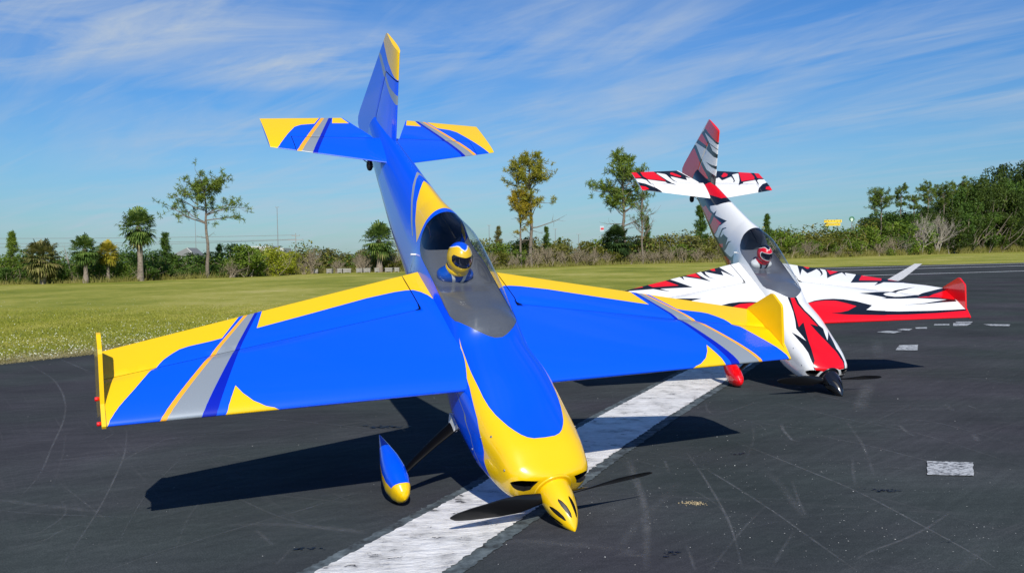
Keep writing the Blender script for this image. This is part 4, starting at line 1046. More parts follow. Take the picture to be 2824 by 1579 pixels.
# kind, x, y, height, width, colour, seed, extra, order along the tree line
PLANTS = [
 ('young_pine', -22.41, 42.22, 2.32, 0.98, 1, 1, 0, 39),
 ('palm', -20.51, 41.05, 2.05, 1.51, 1, 1, 0.02, 119),
 ('snag', -19.85, 42.38, 1.78, 0.66, 0, 1, -0.12, 200),
 ('palm', -18.88, 41.54, 2.2, 1.16, 0, 2, 0.05, 236),
 ('palm', -18.41, 42.8, 1.93, 0.99, 2, 3, -0.03, 299),
 ('palm', -17.32, 43.69, 3.47, 1.55, 0, 4, 0.06, 386),
 ('young_pine', -17.83, 48.42, 2.33, 1.12, 0, 2, 0, 459),
 ('young_pine', -16.34, 52.54, 1.82, 0.73, 0, 3, 0, 607),
 ('flat_pine', -15.67, 48.35, 5.1, 3.85, 0, 1, 0, 573),
 ('palm', -8.11, 57.63, 3.16, 1.92, 0, 5, 0.0, 1047),
 ('pine', 0.68, 65.17, 5.31, 2.27, 2, 2, 0.3, 1438),
 ('pine', 1.39, 66.16, 7.8, 3.84, 1, 3, 0, 1465),
 ('young_pine', -0.89, 66.22, 2.94, 1.02, 2, 4, 0, 1376),
 ('young_pine', 2.62, 69.79, 3.04, 0.97, 0, 5, 0, 1508),
 ('palm', 8.66, 77.18, 3.41, 2.39, 3, 6, 0, 1701),
 ('pine', 9.44, 78.48, 8.75, 5.22, 0, 6, 0, 1722),
 ('thin_pine', 10.78, 77.21, 5.72, 3.28, 0, 7, 0, 1772),
 ('young_pine', 11.67, 80.41, 4.03, 1.06, 0, 8, 0, 1786),
 ('young_pine', 16.85, 83.62, 4.91, 2.0, 0, 9, 0, 1932),
 ('young_pine', 26.54, 97.32, 4.62, 1.73, 0, 10, 0, 2116),
 ('young_pine', 3.8, 73.26, 2.2, 0.62, 0, 11, 0, 1545),
 ('pine', 49.35, 125.24, 8.08, 3.49, 0, 20, 1, 2430),
 ('pine', 55.07, 132.73, 9.38, 2.36, 0, 21, 1, 2484),
 ('pine', 57.18, 133.09, 8.3, 1.75, 0, 22, 1, 2522),
 ('pine', 62.04, 139.64, 10.13, 2.81, 0, 23, 1, 2560),
 ('pine', 64.91, 140.81, 9.95, 3.05, 0, 24, 1, 2603),
 ('pine', 70.35, 147.19, 10.77, 3.41, 0, 25, 1, 2647),
 ('broad_tree', 49.29, 128.88, 4.62, 3.6, 0, 40, 0, 2400),
 ('broad_tree', 52.81, 132.31, 5.38, 3.51, 1, 41, 0, 2443.2189411994455),
 ('broad_tree', 56.36, 135.77, 6.26, 5.33, 2, 42, 0, 2484.4445370642884),
 ('broad_tree', 62.85, 142.12, 6.74, 3.93, 0, 43, 0, 2554.5912281793426),
 ('broad_tree', 66.91, 146.11, 7.3, 3.92, 1, 44, 0, 2595.311354428796),
 ('broad_tree', 70.52, 149.16, 9.68, 5.88, 2, 45, 0, 2633.7448065234303),
 ('broad_tree', 77.54, 154.93, 11.36, 5.78, 0, 46, 0, 2705.2312607149765),
 ('broad_tree', 83.4, 159.77, 13.82, 5.5, 1, 47, 0, 2760.909764914168),
 ('broad_tree', 90.55, 165.69, 14.05, 6.4, 2, 48, 0, 2824.397109357774),
 ('broad_tree', 97.31, 170.22, 15.5, 5.98, 0, 49, 0, 2889.4405940686215),
 ('broad_tree', 102.71, 173.85, 14.87, 5.54, 1, 50, 0, 2938.9217087136203),
 ('broad_tree', 48.86, 125.97, 4.74, 4.83, 2, 51, 0, 2414),
 ('broad_tree', 53.55, 130.62, 5.45, 5.11, 0, 52, 0, 2471.055191421103),
 ('broad_tree', 60.07, 137.11, 5.91, 5.22, 1, 53, 0, 2543.892373057155),
 ('broad_tree', 65.86, 142.84, 7.2, 4.85, 2, 54, 0, 2603.3152129407604),
 ('broad_tree', 70.22, 146.49, 9.57, 4.25, 0, 55, 0, 2650.7309324102753),
 ('broad_tree', 73.93, 149.59, 10.62, 3.7, 1, 56, 0, 2689.1028480062027),
 ('broad_tree', 77.6, 152.67, 11.27, 5.02, 2, 57, 0, 2725.585130704532),
 ('broad_tree', 82.87, 157.08, 11.86, 6.37, 0, 58, 0, 2775.363953339148),
 ('broad_tree', 89.79, 162.66, 14.01, 4.45, 1, 59, 0, 2838.629233752878),
 ('broad_tree', 93.91, 165.47, 14.54, 4.95, 2, 60, 0, 2878.8713648073513),
 ('broad_tree', 98.68, 168.72, 15.22, 5.61, 0, 61, 0, 2923.7187105033718),
 ('broad_tree', 103.69, 172.13, 14.06, 4.3, 1, 62, 0, 2968.898564340693),
 ('broad_tree', 65.96, 141.1, 5.64, 4.83, 2, 63, 0, 2620),
 ('broad_tree', 70.75, 145.15, 7.42, 3.91, 0, 64, 0, 2671.5536324591876),
 ('broad_tree', 74.22, 148.09, 8.76, 5.27, 1, 65, 0, 2707.1160166454233),
 ('broad_tree', 81.25, 154.06, 10.12, 5.58, 2, 66, 0, 2775.0628307158418),
 ('broad_tree', 86.49, 158.5, 11.1, 4.56, 0, 67, 0, 2822.2882937448517),
 ('broad_tree', 91.7, 162.12, 11.36, 4.99, 1, 68, 0, 2873.926374730203),
 ('broad_tree', 97.19, 165.9, 10.58, 6.23, 2, 69, 0, 2926.106234925097),
 ('broad_tree', 103.05, 169.94, 10.61, 5.33, 0, 70, 0, 2979.3416793526562),
 ('broad_tree', 65.03, 139.1, 3.93, 5.56, 1, 71, 0, 2620),
 ('broad_tree', 69.81, 143.18, 4.87, 3.54, 2, 72, 0, 2671.9217928402863),
 ('broad_tree', 74.14, 146.88, 5.6, 4.41, 0, 73, 0, 2716.4104187144594),
 ('broad_tree', 78.3, 150.43, 6.21, 6.06, 1, 74, 0, 2757.0927040457555),
 ('broad_tree', 84.53, 155.76, 6.55, 3.89, 2, 75, 0, 2814.6173234029916),
 ('broad_tree', 88.12, 158.42, 6.83, 5.58, 0, 76, 0, 2849.6151071153763),
 ('broad_tree', 92.85, 161.7, 7.11, 5.2, 1, 77, 0, 2896.098250250283),
 ('broad_tree', 99.51, 166.33, 7.67, 4.33, 2, 78, 0, 2958.3731804706313),
 ('bare_shrub', -12.0, 56.34, 1.72, 1.31, 0, 60, 0, 860),
 ('bare_shrub', -9.51, 58.45, 1.37, 1.36, 0, 61, 0, 990),
 ('bare_shrub', -7.4, 58.75, 1.44, 1.59, 0, 62, 0, 1085),
 ('bare_shrub', -6.17, 58.93, 1.31, 1.37, 0, 63, 0, 1140),
 ('bare_shrub', -9.13, 57.48, 1.13, 1.11, 0, 64, 0, 1000),
 ('bare_shrub', -5.34, 58.5, 1.07, 1.13, 0, 65, 0, 1175),
 ('bare_shrub', 1.78, 66.72, 1.86, 1.55, 0, 66, 0, 1480),
 ('bare_shrub', 2.88, 68.26, 1.78, 1.58, 0, 67, 0, 1520),
 ('bare_shrub', 4.93, 71.13, 1.59, 1.38, 0, 68, 0, 1590),
 ('bare_shrub', 6.5, 73.34, 1.45, 1.13, 0, 69, 0, 1640),
 ('bare_shrub', 13.14, 78.29, 1.53, 1.82, 0, 70, 0, 1845),
 ('bare_shrub', 14.47, 78.9, 1.67, 1.83, 0, 71, 0, 1885),
 ('bare_shrub', 33.61, 106.77, 2.11, 2.89, 0, 72, 0, 2225),
 ('bare_shrub', 30.38, 102.13, 1.89, 2.76, 0, 73, 0, 2180),
 ('bare_shrub', 38.38, 111.65, 1.77, 2.59, 0, 74, 0, 2300),
 ('bare_shrub', 50.18, 123.69, 3.06, 3.35, 0, 75, 0, 2460),
 ('bare_shrub', 57.08, 130.75, 5.89, 4.04, 0, 76, 0, 2540),
 ('bare_shrub', 61.32, 135.08, 6.53, 4.44, 0, 77, 0, 2585),
 ('bare_shrub', 63.85, 137.49, 5.81, 3.19, 0, 78, 0, 2612),
 ('bare_shrub', 53.28, 126.86, 2.6, 2.45, 0, 79, 0, 2497),
 ('bare_shrub', -1.47, 62.57, 1.25, 1.21, 0, 80, 0, 1350),
 ('bare_shrub', -0.27, 63.84, 0.99, 0.99, 0, 81, 0, 1400),
 ('bare_shrub', 0.99, 65.61, 1.22, 1.12, 0, 82, 0, 1450),
 ('bare_shrub', 3.88, 69.66, 1.46, 1.35, 0, 83, 0, 1555),
 ('bare_shrub', 5.7, 72.22, 1.17, 1.4, 0, 84, 0, 1615),
 ('bare_shrub', 7.66, 74.96, 1.16, 1.28, 0, 85, 0, 1675),
 ('bare_shrub', 10.72, 77.18, 1.41, 1.31, 0, 86, 0, 1770),
 ('bare_shrub', 12.17, 77.84, 1.24, 1.5, 0, 87, 0, 1815),
 ('bare_shrub', 15.64, 79.43, 1.35, 1.54, 0, 88, 0, 1920),
 ('bare_shrub', 17.0, 80.06, 1.02, 1.55, 0, 89, 0, 1960),
 ('bare_shrub', 21.78, 86.76, 0.97, 1.68, 0, 90, 0, 2060),
 ('bare_shrub', 26.45, 95.11, 0.94, 2.21, 0, 91, 0, 2130),
 ('bare_shrub', 35.79, 108.99, 0.85, 2.53, 0, 92, 0, 2260),
 ('bare_shrub', 41.11, 114.43, 0.79, 2.65, 0, 93, 0, 2340),
 ('bare_shrub', 47.0, 120.45, 2.11, 3.26, 0, 94, 0, 2420),
 ('bare_shrub', -12.03, 54.47, 0.86, 1.05, 0, 95, 0, 840),
 ('bare_shrub', -10.65, 57.26, 0.89, 1.11, 0, 96, 0, 930),
 ('bare_shrub', -14.44, 48.75, 0.55, 0.94, 0, 97, 0, 645),
 ('bare_shrub', 0.23, 64.53, 1.23, 1.25, 0, 98, 0, 1420),
 ('bare_shrub', 11.68, 77.62, 1.1, 1.5, 0, 99, 0, 1800),
 ('bare_shrub', 9.77, 76.74, 1.13, 1.19, 0, 100, 0, 1740),
 ('bare_shrub', -14.53, 48.72, 0.99, 1.13, 0, 101, 0, 640),
 ('bush', -24.96, 43.56, 1.36, 1.63, 0, 0, 0, -70),
 ('bush', -24.03, 43.36, 1.48, 1.65, 1, 1, 0, -21.91639179682744),
 ('bush', -24.0, 44.83, 1.35, 1.55, 1, 2, 0, 26.862070487039148),
 ('bush', -22.73, 43.86, 1.57, 1.47, 0, 3, 0, 71.15875603526706),
 ('bush', -22.1, 44.05, 1.41, 1.94, 0, 4, 0, 114.02120579589541),
 ('bush', -21.54, 44.89, 1.14, 1.39, 1, 5, 0, 170.6569611740028),
 ('bush', -21.21, 45.67, 1.19, 2.18, 0, 6, 0, 210.30497013771108),
 ('bush', -19.66, 44.61, 1.46, 1.74, 0, 7, 0, 271.427483059897),
 ('bush', -19.54, 46.36, 1.39, 1.68, 0, 8, 0, 321.5129088752472),
 ('bush', -19.0, 47.09, 1.43, 2.12, 0, 9, 0, 367.8829594853915),
 ('bush', -18.33, 48.1, 1.46, 1.74, 0, 0, 0, 425.5202640800196),
 ('bush', -17.55, 48.33, 1.34, 2.3, 0, 1, 0, 471.93604535521126),
 ('bush', -17.5, 51.54, 1.32, 2.27, 0, 2, 0, 533.0354364943043),
 ('bush', -16.48, 51.89, 1.37, 2.21, 1, 3, 0, 589.5417221511342),
 ('bush', -15.2, 51.25, 1.82, 2.41, 0, 4, 0, 644.187532648277),
 ('bush', -14.19, 51.94, 1.54, 1.57, 1, 5, 0, 704.4789837456971),
 ('bush', -14.17, 54.87, 1.6, 2.53, 3, 6, 0, 743.2278618749098),
 ('bush', -13.19, 56.06, 1.33, 1.89, 3, 7, 0, 802.350664500791),
 ('bush', -12.71, 58.15, 1.29, 2.69, 2, 8, 0, 845.541996703452),
 ('bush', -11.95, 61.08, 1.6, 2.32, 2, 9, 0, 904.9916273386054),
 ('bush', -10.79, 61.05, 1.27, 2.38, 2, 0, 0, 953.7896006968032),
 ('bush', -9.72, 61.75, 1.52, 1.9, 2, 1, 0, 1003.7464643869157),
 ('bush', -8.57, 60.27, 1.31, 2.13, 2, 2, 0, 1043.1612890290237),
 ('bush', -7.75, 62.21, 1.37, 2.38, 4, 3, 0, 1088.5971588623736),
 ('bush', -6.59, 62.35, 1.28, 2.14, 2, 4, 0, 1137.727974962465),
 ('bush', -5.56, 62.74, 1.12, 1.97, 4, 5, 0, 1181.6739609570666),
 ('bush', -4.66, 63.75, 1.52, 2.51, 4, 6, 0, 1221.9326575335463),
 ('bush', -3.4, 63.59, 1.55, 1.98, 4, 7, 0, 1272.4465602557725),
 ('bush', -2.45, 64.38, 1.92, 3.03, 1, 8, 0, 1312.463145300109),
 ('bush', -0.97, 65.99, 1.87, 2.18, 1, 9, 0, 1372.8080488453886),
 ('bush', 0.11, 67.38, 1.95, 2.42, 1, 0, 0, 1415.1914502127174),
 ('bush', 1.35, 69.14, 2.27, 2.97, 4, 1, 0, 1461.325081330692),
 ('bush', 2.92, 71.59, 1.79, 2.78, 4, 2, 0, 1516.5047371717949),
 ('bush', 4.4, 73.22, 2.09, 2.89, 4, 3, 0, 1566.4068348228843),
 ('bush', 6.07, 76.06, 1.95, 3.35, 4, 4, 0, 1617.1148705701635),
 ('bush', 8.05, 79.22, 2.38, 3.26, 1, 5, 0, 1673.6176141297217),
 ('bush', 9.88, 80.92, 2.29, 3.59, 1, 6, 0, 1726.4182559336414),
 ('bush', 11.54, 80.15, 2.36, 3.3, 2, 7, 0, 1783.2928517705845),
 ('bush', 13.41, 81.52, 2.46, 3.92, 4, 8, 0, 1836.1751202472744),
 ('bush', 15.47, 82.16, 2.45, 3.48, 2, 9, 0, 1897.842829392513),
 ('bush', 17.54, 83.78, 2.54, 2.81, 4, 0, 0, 1952.1949587238973),
 ('bush', 19.19, 84.92, 2.75, 2.67, 2, 1, 0, 1995.2877554501997),
 ('bush', 21.08, 87.28, 3.04, 3.66, 1, 2, 0, 2035.5433194675254),
 ('bush', 24.69, 94.09, 3.14, 3.86, 1, 3, 0, 2089.397510523731),
 ('bush', 28.59, 101.12, 3.05, 4.52, 1, 4, 0, 2142.0623161687317),
 ('bush', 33.22, 108.96, 2.98, 3.63, 1, 5, 0, 2199.3763373950374),
 ('bush', 35.54, 110.58, 2.94, 4.86, 4, 6, 0, 2242.1137163261055),
 ('bush', 39.29, 114.49, 3.12, 4.44, 4, 7, 0, 2298.4652511252166),
 ('bush', 42.89, 118.33, 3.21, 4.2, 4, 8, 0, 2348.1935700145987),
 ('bush', 46.12, 121.35, 3.93, 4.17, 1, 9, 0, 2393.769070935098),
 ('bush', 49.88, 125.62, 4.48, 4.3, 1, 0, 0, 2437.803008052633),
 ('bush', 53.34, 128.83, 4.74, 5.99, 1, 1, 0, 2481.6704923829298),
 ('bush', 58.3, 133.4, 5.14, 4.69, 0, 2, 0, 2541.291351620207),
 ('bush', 63.11, 138.84, 5.65, 6.45, 1, 3, 0, 2586.4170027953346),
 ('bush', 68.13, 142.67, 6.52, 5.33, 0, 4, 0, 2645.9992904785763),
 ('bush', 73.3, 147.75, 6.14, 5.67, 1, 5, 0, 2693.9621526558226),
 ('bush', -22.83, 40.68, 0.69, 1.22, 0, 6, 0, -40),
 ('bush', -22.29, 41.49, 0.75, 1.27, 0, 7, 0, 22.5423926250079),
 ('bush', -21.66, 42.03, 0.65, 1.02, 0, 8, 0, 78.57172220452632),
 ('bush', -20.86, 42.02, 0.76, 1.24, 0, 9, 0, 127.51120760524353),
 ('bush', -19.91, 41.78, 0.75, 1.01, 0, 0, 0, 178.9497360796517),
 ('bush', -19.48, 42.36, 0.8, 1.05, 0, 1, 0, 222.32544701132792),
 ('bush', -18.75, 42.81, 0.89, 1.32, 0, 2, 0, 278.50418720441974),
 ('bush', -17.97, 43.56, 0.85, 1.37, 1, 3, 0, 344.5142054520835),
 ('bush', -17.33, 44.42, 0.74, 1.5, 0, 4, 0, 402.23228148287),
 ('bush', -16.96, 46.34, 0.74, 1.6, 0, 5, 0, 464.55671922006616),
 ('bush', -16.17, 48.36, 0.58, 1.24, 0, 6, 0, 546.3456556527278),
 ('bush', -15.6, 49.49, 0.65, 1.54, 0, 7, 0, 595.8580129723814),
 ('bush', -14.45, 49.3, 1.06, 1.67, 1, 8, 0, 653.1245252068898),
 ('bush', -13.68, 50.56, 0.89, 1.76, 1, 9, 0, 711.6257586234284),
 ('bush', -12.77, 53.86, 0.92, 1.7, 3, 0, 0, 797.7531709029362),
 ('bush', -7.79, 58.26, 0.78, 1.42, 4, 4, 0, 1065.039087970614),
 ('bush', -6.66, 58.96, 0.79, 1.52, 4, 5, 0, 1118.72082747297),
 ('bush', -5.3, 59.46, 0.76, 1.83, 1, 6, 0, 1180.3126095993537),
 ('bush', -3.89, 60.51, 1.04, 2.15, 1, 7, 0, 1244.4822920088777),
 ('bush', -2.21, 62.33, 1.08, 1.81, 1, 8, 0, 1318.995563135677),
 ('bush', -0.67, 63.84, 1.14, 1.64, 4, 9, 0, 1383.8359814254316),
 ('bush', 0.5, 65.66, 1.31, 2.35, 1, 0, 0, 1430.4517395663179),
 ('bush', 5.66, 72.63, 0.96, 2.28, 2, 3, 0, 1612.5164258819946),
 ('bush', 8.12, 76.33, 1.12, 1.92, 4, 4, 0, 1686.0325358494429),
 ('bush', 9.63, 77.4, 0.91, 2.18, 2, 5, 0, 1732.6169672579997),
 ('bush', 11.6, 78.45, 1.03, 1.95, 2, 6, 0, 1793.1562183720891),
 ('bush', 13.15, 79.34, 1.52, 1.64, 2, 7, 0, 1839.332068518099),
 ('bush', 14.51, 79.96, 1.63, 2.78, 1, 8, 0, 1880.1937622336961),
 ('bush', 16.77, 80.64, 1.21, 2.44, 4, 9, 0, 1948.5254454627589),
 ('bush', 19.11, 82.5, 1.64, 2.48, 4, 0, 0, 2009.7735741920387),
 ('bush', 23.06, 89.3, 2.07, 1.95, 1, 1, 0, 2078.7076340302524),
 ('bush', 26.42, 95.32, 1.45, 3.35, 4, 2, 0, 2127.7863844294984),
 ('bush', 32.43, 106.05, 1.6, 2.36, 1, 3, 0, 2201.6415841175995),
 ('bush', 34.83, 108.29, 2.08, 2.63, 1, 4, 0, 2242.7324759741014),
 ('bush', 38.1, 112.09, 1.97, 3.29, 1, 5, 0, 2290.0031399040604),
 ('bush', 42.55, 116.51, 2.34, 4.2, 1, 6, 0, 2355.2893188972853),
 ('bush', 48.59, 122.59, 2.39, 3.01, 1, 7, 0, 2435.9334927523428),
 ('bush', 53.38, 127.17, 2.86, 2.92, 0, 8, 0, 2496.559933036336),
 ('bush', 58.4, 132.29, 3.46, 4.13, 1, 9, 0, 2552.66634285782),
 ('bush', 65.02, 138.73, 3.84, 4.29, 0, 0, 0, 2623.0547441825915),
 ('bush', -12.92, 51.73, 1.53, 1.7, 3, 3, 0, 765),
 ('bush', -14.09, 49.52, 1.74, 2.2, 1, 4, 0, 675),
]
# ------------------------------------------------------------------ vegetation
def leaf_mat(name, c1, c2, c3, scale=1.2, trans=.25):
    m, t, b = new_mat(name, .6, .25)
    g = t.nodes.new('ShaderNodeNewGeometry'); oi = t.nodes.new('ShaderNodeObjectInfo')
    v = obj_coord(t)
    n = noise(t, v, scale, 3, .6)
    r = g.outputs['Random Per Island']
    f = math_node(t, 'ADD', math_node(t, 'MULTIPLY', n, .6), math_node(t, 'ADD', math_node(t, 'MULTIPLY', r, .3), math_node(t, 'MULTIPLY', oi.outputs['Random'], .1)))
    c = ramp(t, f, [(.28, c1), (.5, c2), (.74, c3)])
    L(t, c, b.inputs['Base Color'])
    tr = t.nodes.new('ShaderNodeBsdfTranslucent'); L(t, c, tr.inputs[0])
    mx = t.nodes.new('ShaderNodeMixShader'); mx.inputs[0].default_value = trans
    o = [x for x in t.nodes if x.type == 'OUTPUT_MATERIAL'][0]
    L(t, b.outputs[0], mx.inputs[1]); L(t, tr.outputs[0], mx.inputs[2]); L(t, mx.outputs[0], o.inputs[0])
    return m
LEAF = [leaf_mat('dark_green_leaves', (0.038, 0.079, 0.014), (0.079, 0.149, 0.021), (0.149, 0.228, 0.032)),
        leaf_mat('mid_green_leaves', (0.070, 0.123, 0.014), (0.140, 0.219, 0.021), (0.245, 0.315, 0.038)),
        leaf_mat('brown_green_leaves', (0.088, 0.096, 0.026), (0.175, 0.175, 0.044), (0.298, 0.263, 0.088)),
        leaf_mat('yellow_green_leaves', (0.175, 0.228, 0.014), (0.333, 0.367, 0.021), (0.525, 0.490, 0.052)),
        leaf_mat('olive_leaves', (0.079, 0.088, 0.014), (0.158, 0.166, 0.021), (0.245, 0.228, 0.044))]
LEAF.append(leaf_mat('deep_green_leaves', (.018, .032, .006), (.05, .085, .012), (.12, .165, .02)))
PALMG = [leaf_mat('palm_green', (0.058, 0.108, 0.021), (0.118, 0.196, 0.035), (0.235, 0.295, 0.070)), leaf_mat('palm_brown_green', (0.118, 0.128, 0.032), (0.196, 0.196, 0.052), (0.431, 0.334, 0.158)),
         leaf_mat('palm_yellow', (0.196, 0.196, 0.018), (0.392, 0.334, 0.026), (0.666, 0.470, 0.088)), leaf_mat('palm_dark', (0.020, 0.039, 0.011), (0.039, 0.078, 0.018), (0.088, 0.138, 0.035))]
PINE = [leaf_mat('pine_green', (.065, .115, .016), (.13, .20, .024), (.23, .28, .045)), leaf_mat('pine_gold', (.15, .17, .014), (.26, .265, .024), (.40, .33, .035)),
        leaf_mat('pine_yellow', (.22, .19, .012), (.38, .30, .02), (.58, .39, .035))]
def bark(name, a, c_):
    return mat(name, a, rough=.9, spec=.1, vary=(14, c_, .35, .7), bump=(30, .6, .02))
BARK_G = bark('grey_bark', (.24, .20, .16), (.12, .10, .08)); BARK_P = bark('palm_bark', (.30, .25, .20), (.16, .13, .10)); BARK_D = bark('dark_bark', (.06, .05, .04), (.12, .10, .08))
BARK_T = bark('tan_twigs', (.32, .27, .19), (.20, .16, .11)); BARK_W = bark('pale_twigs', (.36, .33, .28), (.25, .22, .18))

def quads_mesh(name, V, F, mats, mi=None, smooth=False):
    """fast mesh from (n,3) points and (m,k) faces"""
    V = np.asarray(V, np.float32); F = np.asarray(F, np.int32); k = F.shape[1]
    me = bpy.data.meshes.new(name)
    me.vertices.add(len(V)); me.vertices.foreach_set('co', V.ravel())
    me.loops.add(F.size); me.loops.foreach_set('vertex_index', F.ravel())
    me.polygons.add(len(F)); me.polygons.foreach_set('loop_start', np.arange(0, F.size, k, dtype=np.int32))
    for m in mats: me.materials.append(m)
    if mi is not None: me.polygons.foreach_set('material_index', np.asarray(mi, np.int32))
    if smooth: me.polygons.foreach_set('use_smooth', np.ones(len(F), bool))
    me.update(calc_edges=True); me.validate(); return me
def leaves(C_, size, rg, up=.0, aspect=.55):
    """a diamond-shaped leaf at each centre"""
    n = len(C_); d = rg.normal(size=(n, 3)); d[:, 2] *= .7; d /= np.linalg.norm(d, axis=1)[:, None]
    nn = rg.normal(size=(n, 3)); nn[:, 2] += up; s = np.cross(d, nn); s /= np.maximum(np.linalg.norm(s, axis=1), 1e-6)[:, None]
    L_ = (size * rg.uniform(.6, 1.3, n))[:, None]
    V = np.stack([C_ - d * L_ * .5, C_ + s * L_ * .5 * aspect, C_ + d * L_ * .5, C_ - s * L_ * .5 * aspect], 1).reshape(-1, 3)
    return V, np.arange(4 * n).reshape(n, 4)
class Twigs:
    """many thin tapered branches in one mesh"""
    def __init__(s): s.V, s.F = [], []
    def add(s, pts, r0, r1, n=4):
        pts = np.asarray(pts, float); o = len(s.V); m = len(pts)
        for i, p in enumerate(pts):
            t = pts[min(i + 1, m - 1)] - pts[max(i - 1, 0)]; t = t / max(np.linalg.norm(t), 1e-9)
            a = np.array([1., 0, 0]) if abs(t[0]) < .8 else np.array([0, 1., 0]); x = np.cross(t, a); x /= np.linalg.norm(x); y = np.cross(t, x)
            r = r0 + (r1 - r0) * i / (m - 1)
            for q in range(n): s.V.append(p + r * (math.cos(q * 2 * PI / n) * x + math.sin(q * 2 * PI / n) * y))
        for i in range(m - 1):
            for q in range(n): s.F.append((o + i * n + q, o + i * n + (q + 1) % n, o + (i + 1) * n + (q + 1) % n, o + (i + 1) * n + q))
    def mesh(s, name, m): return quads_mesh(name, s.V, s.F, [m], smooth=True)
def wander(p, d, L_, n, rg, wob=.15, grav=0.):
    p = np.array(p, float); d = np.array(d, float); d /= np.linalg.norm(d); out = [p.copy()]
    for i in range(n):
        d = d + rg.normal(size=3) * wob + np.array([0, 0, grav]); d /= np.linalg.norm(d); p = p + d * L_ / n; out.append(p.copy())
    return out

def palm_meshes(h, w, lean, col, seed):
    rg = np.random.default_rng(seed + 100); R = w / 2 * 1.24; tr = .085 * w
    ht = h - R * .95
    ax = [(lean * h * (1.2 * f - 1.9 * f * f + .7 * f ** 3) * 1.0, 0, ht * f) for f in np.linspace(0, 1, 12)]
    a = Acc(); rad = [tr * (1.35 - .45 * min(1, f * 3)) * (1 + .06 * rg.normal()) for f in np.linspace(0, 1, 12)]
    a.tube(ax, rad, 10)
    tm = a.mesh('trunk', [BARK_P if col != 3 else BARK_D])
    top = np.array(ax[-1]); V, F, MI = [], [], []
    nf = 84
    for i in range(nf):
        u = (i + .5) / nf; el = math.radians(88 - 163 * u ** .85) + rg.normal() * .1; az = i * 2.39996 + rg.normal() * .15
        pl = R * rg.uniform(.42, .60); d = np.array([math.cos(el) * math.cos(az), math.cos(el) * math.sin(az), math.sin(el)])
        sag = np.array([0, 0, -1.]) * R * .16 * math.cos(el)
        c = top + d * pl + sag * .5
        side = np.cross(d, [0, 0, 1.]); side /= max(np.linalg.norm(side), 1e-6); nrm = np.cross(side, d)
        o = len(V); pw = .012 * w
        V += [top + side * pw, c + side * pw * .6, c - side * pw * .6, top - side * pw]; F.append((o, o + 1, o + 2, o + 3)); MI.append(0)
        nb = 15; fl = R * rg.uniform(.42, .58)
        dead = 1 if u > .90 and rg.random() < .6 else 0
        for k in range(nb):
            t = (k / (nb - 1) - .5) * 2; ang = t * 1.9
            dd = d * math.cos(ang) + side * math.sin(ang); ll = fl * (1 - .25 * abs(t)) * rg.uniform(.85, 1.1)
            tip = c + dd * ll * .72 + nrm * (-.12 * ll * abs(t)) ; end = c + dd * ll - np.array([0, 0, 1.]) * ll * rg.uniform(.12, .42)
            sd = np.cross(dd, nrm); sd /= max(np.linalg.norm(sd), 1e-6); bw = ll * .075
            o = len(V); V += [c, tip + sd * bw, end, tip - sd * bw]; F.append((o, o + 1, o + 2, o + 3)); MI.append(dead)
    fm = quads_mesh('crown', V, F, [PALMG[col], PALMG[1 if col != 3 else 3]], MI)
    return tm, fm

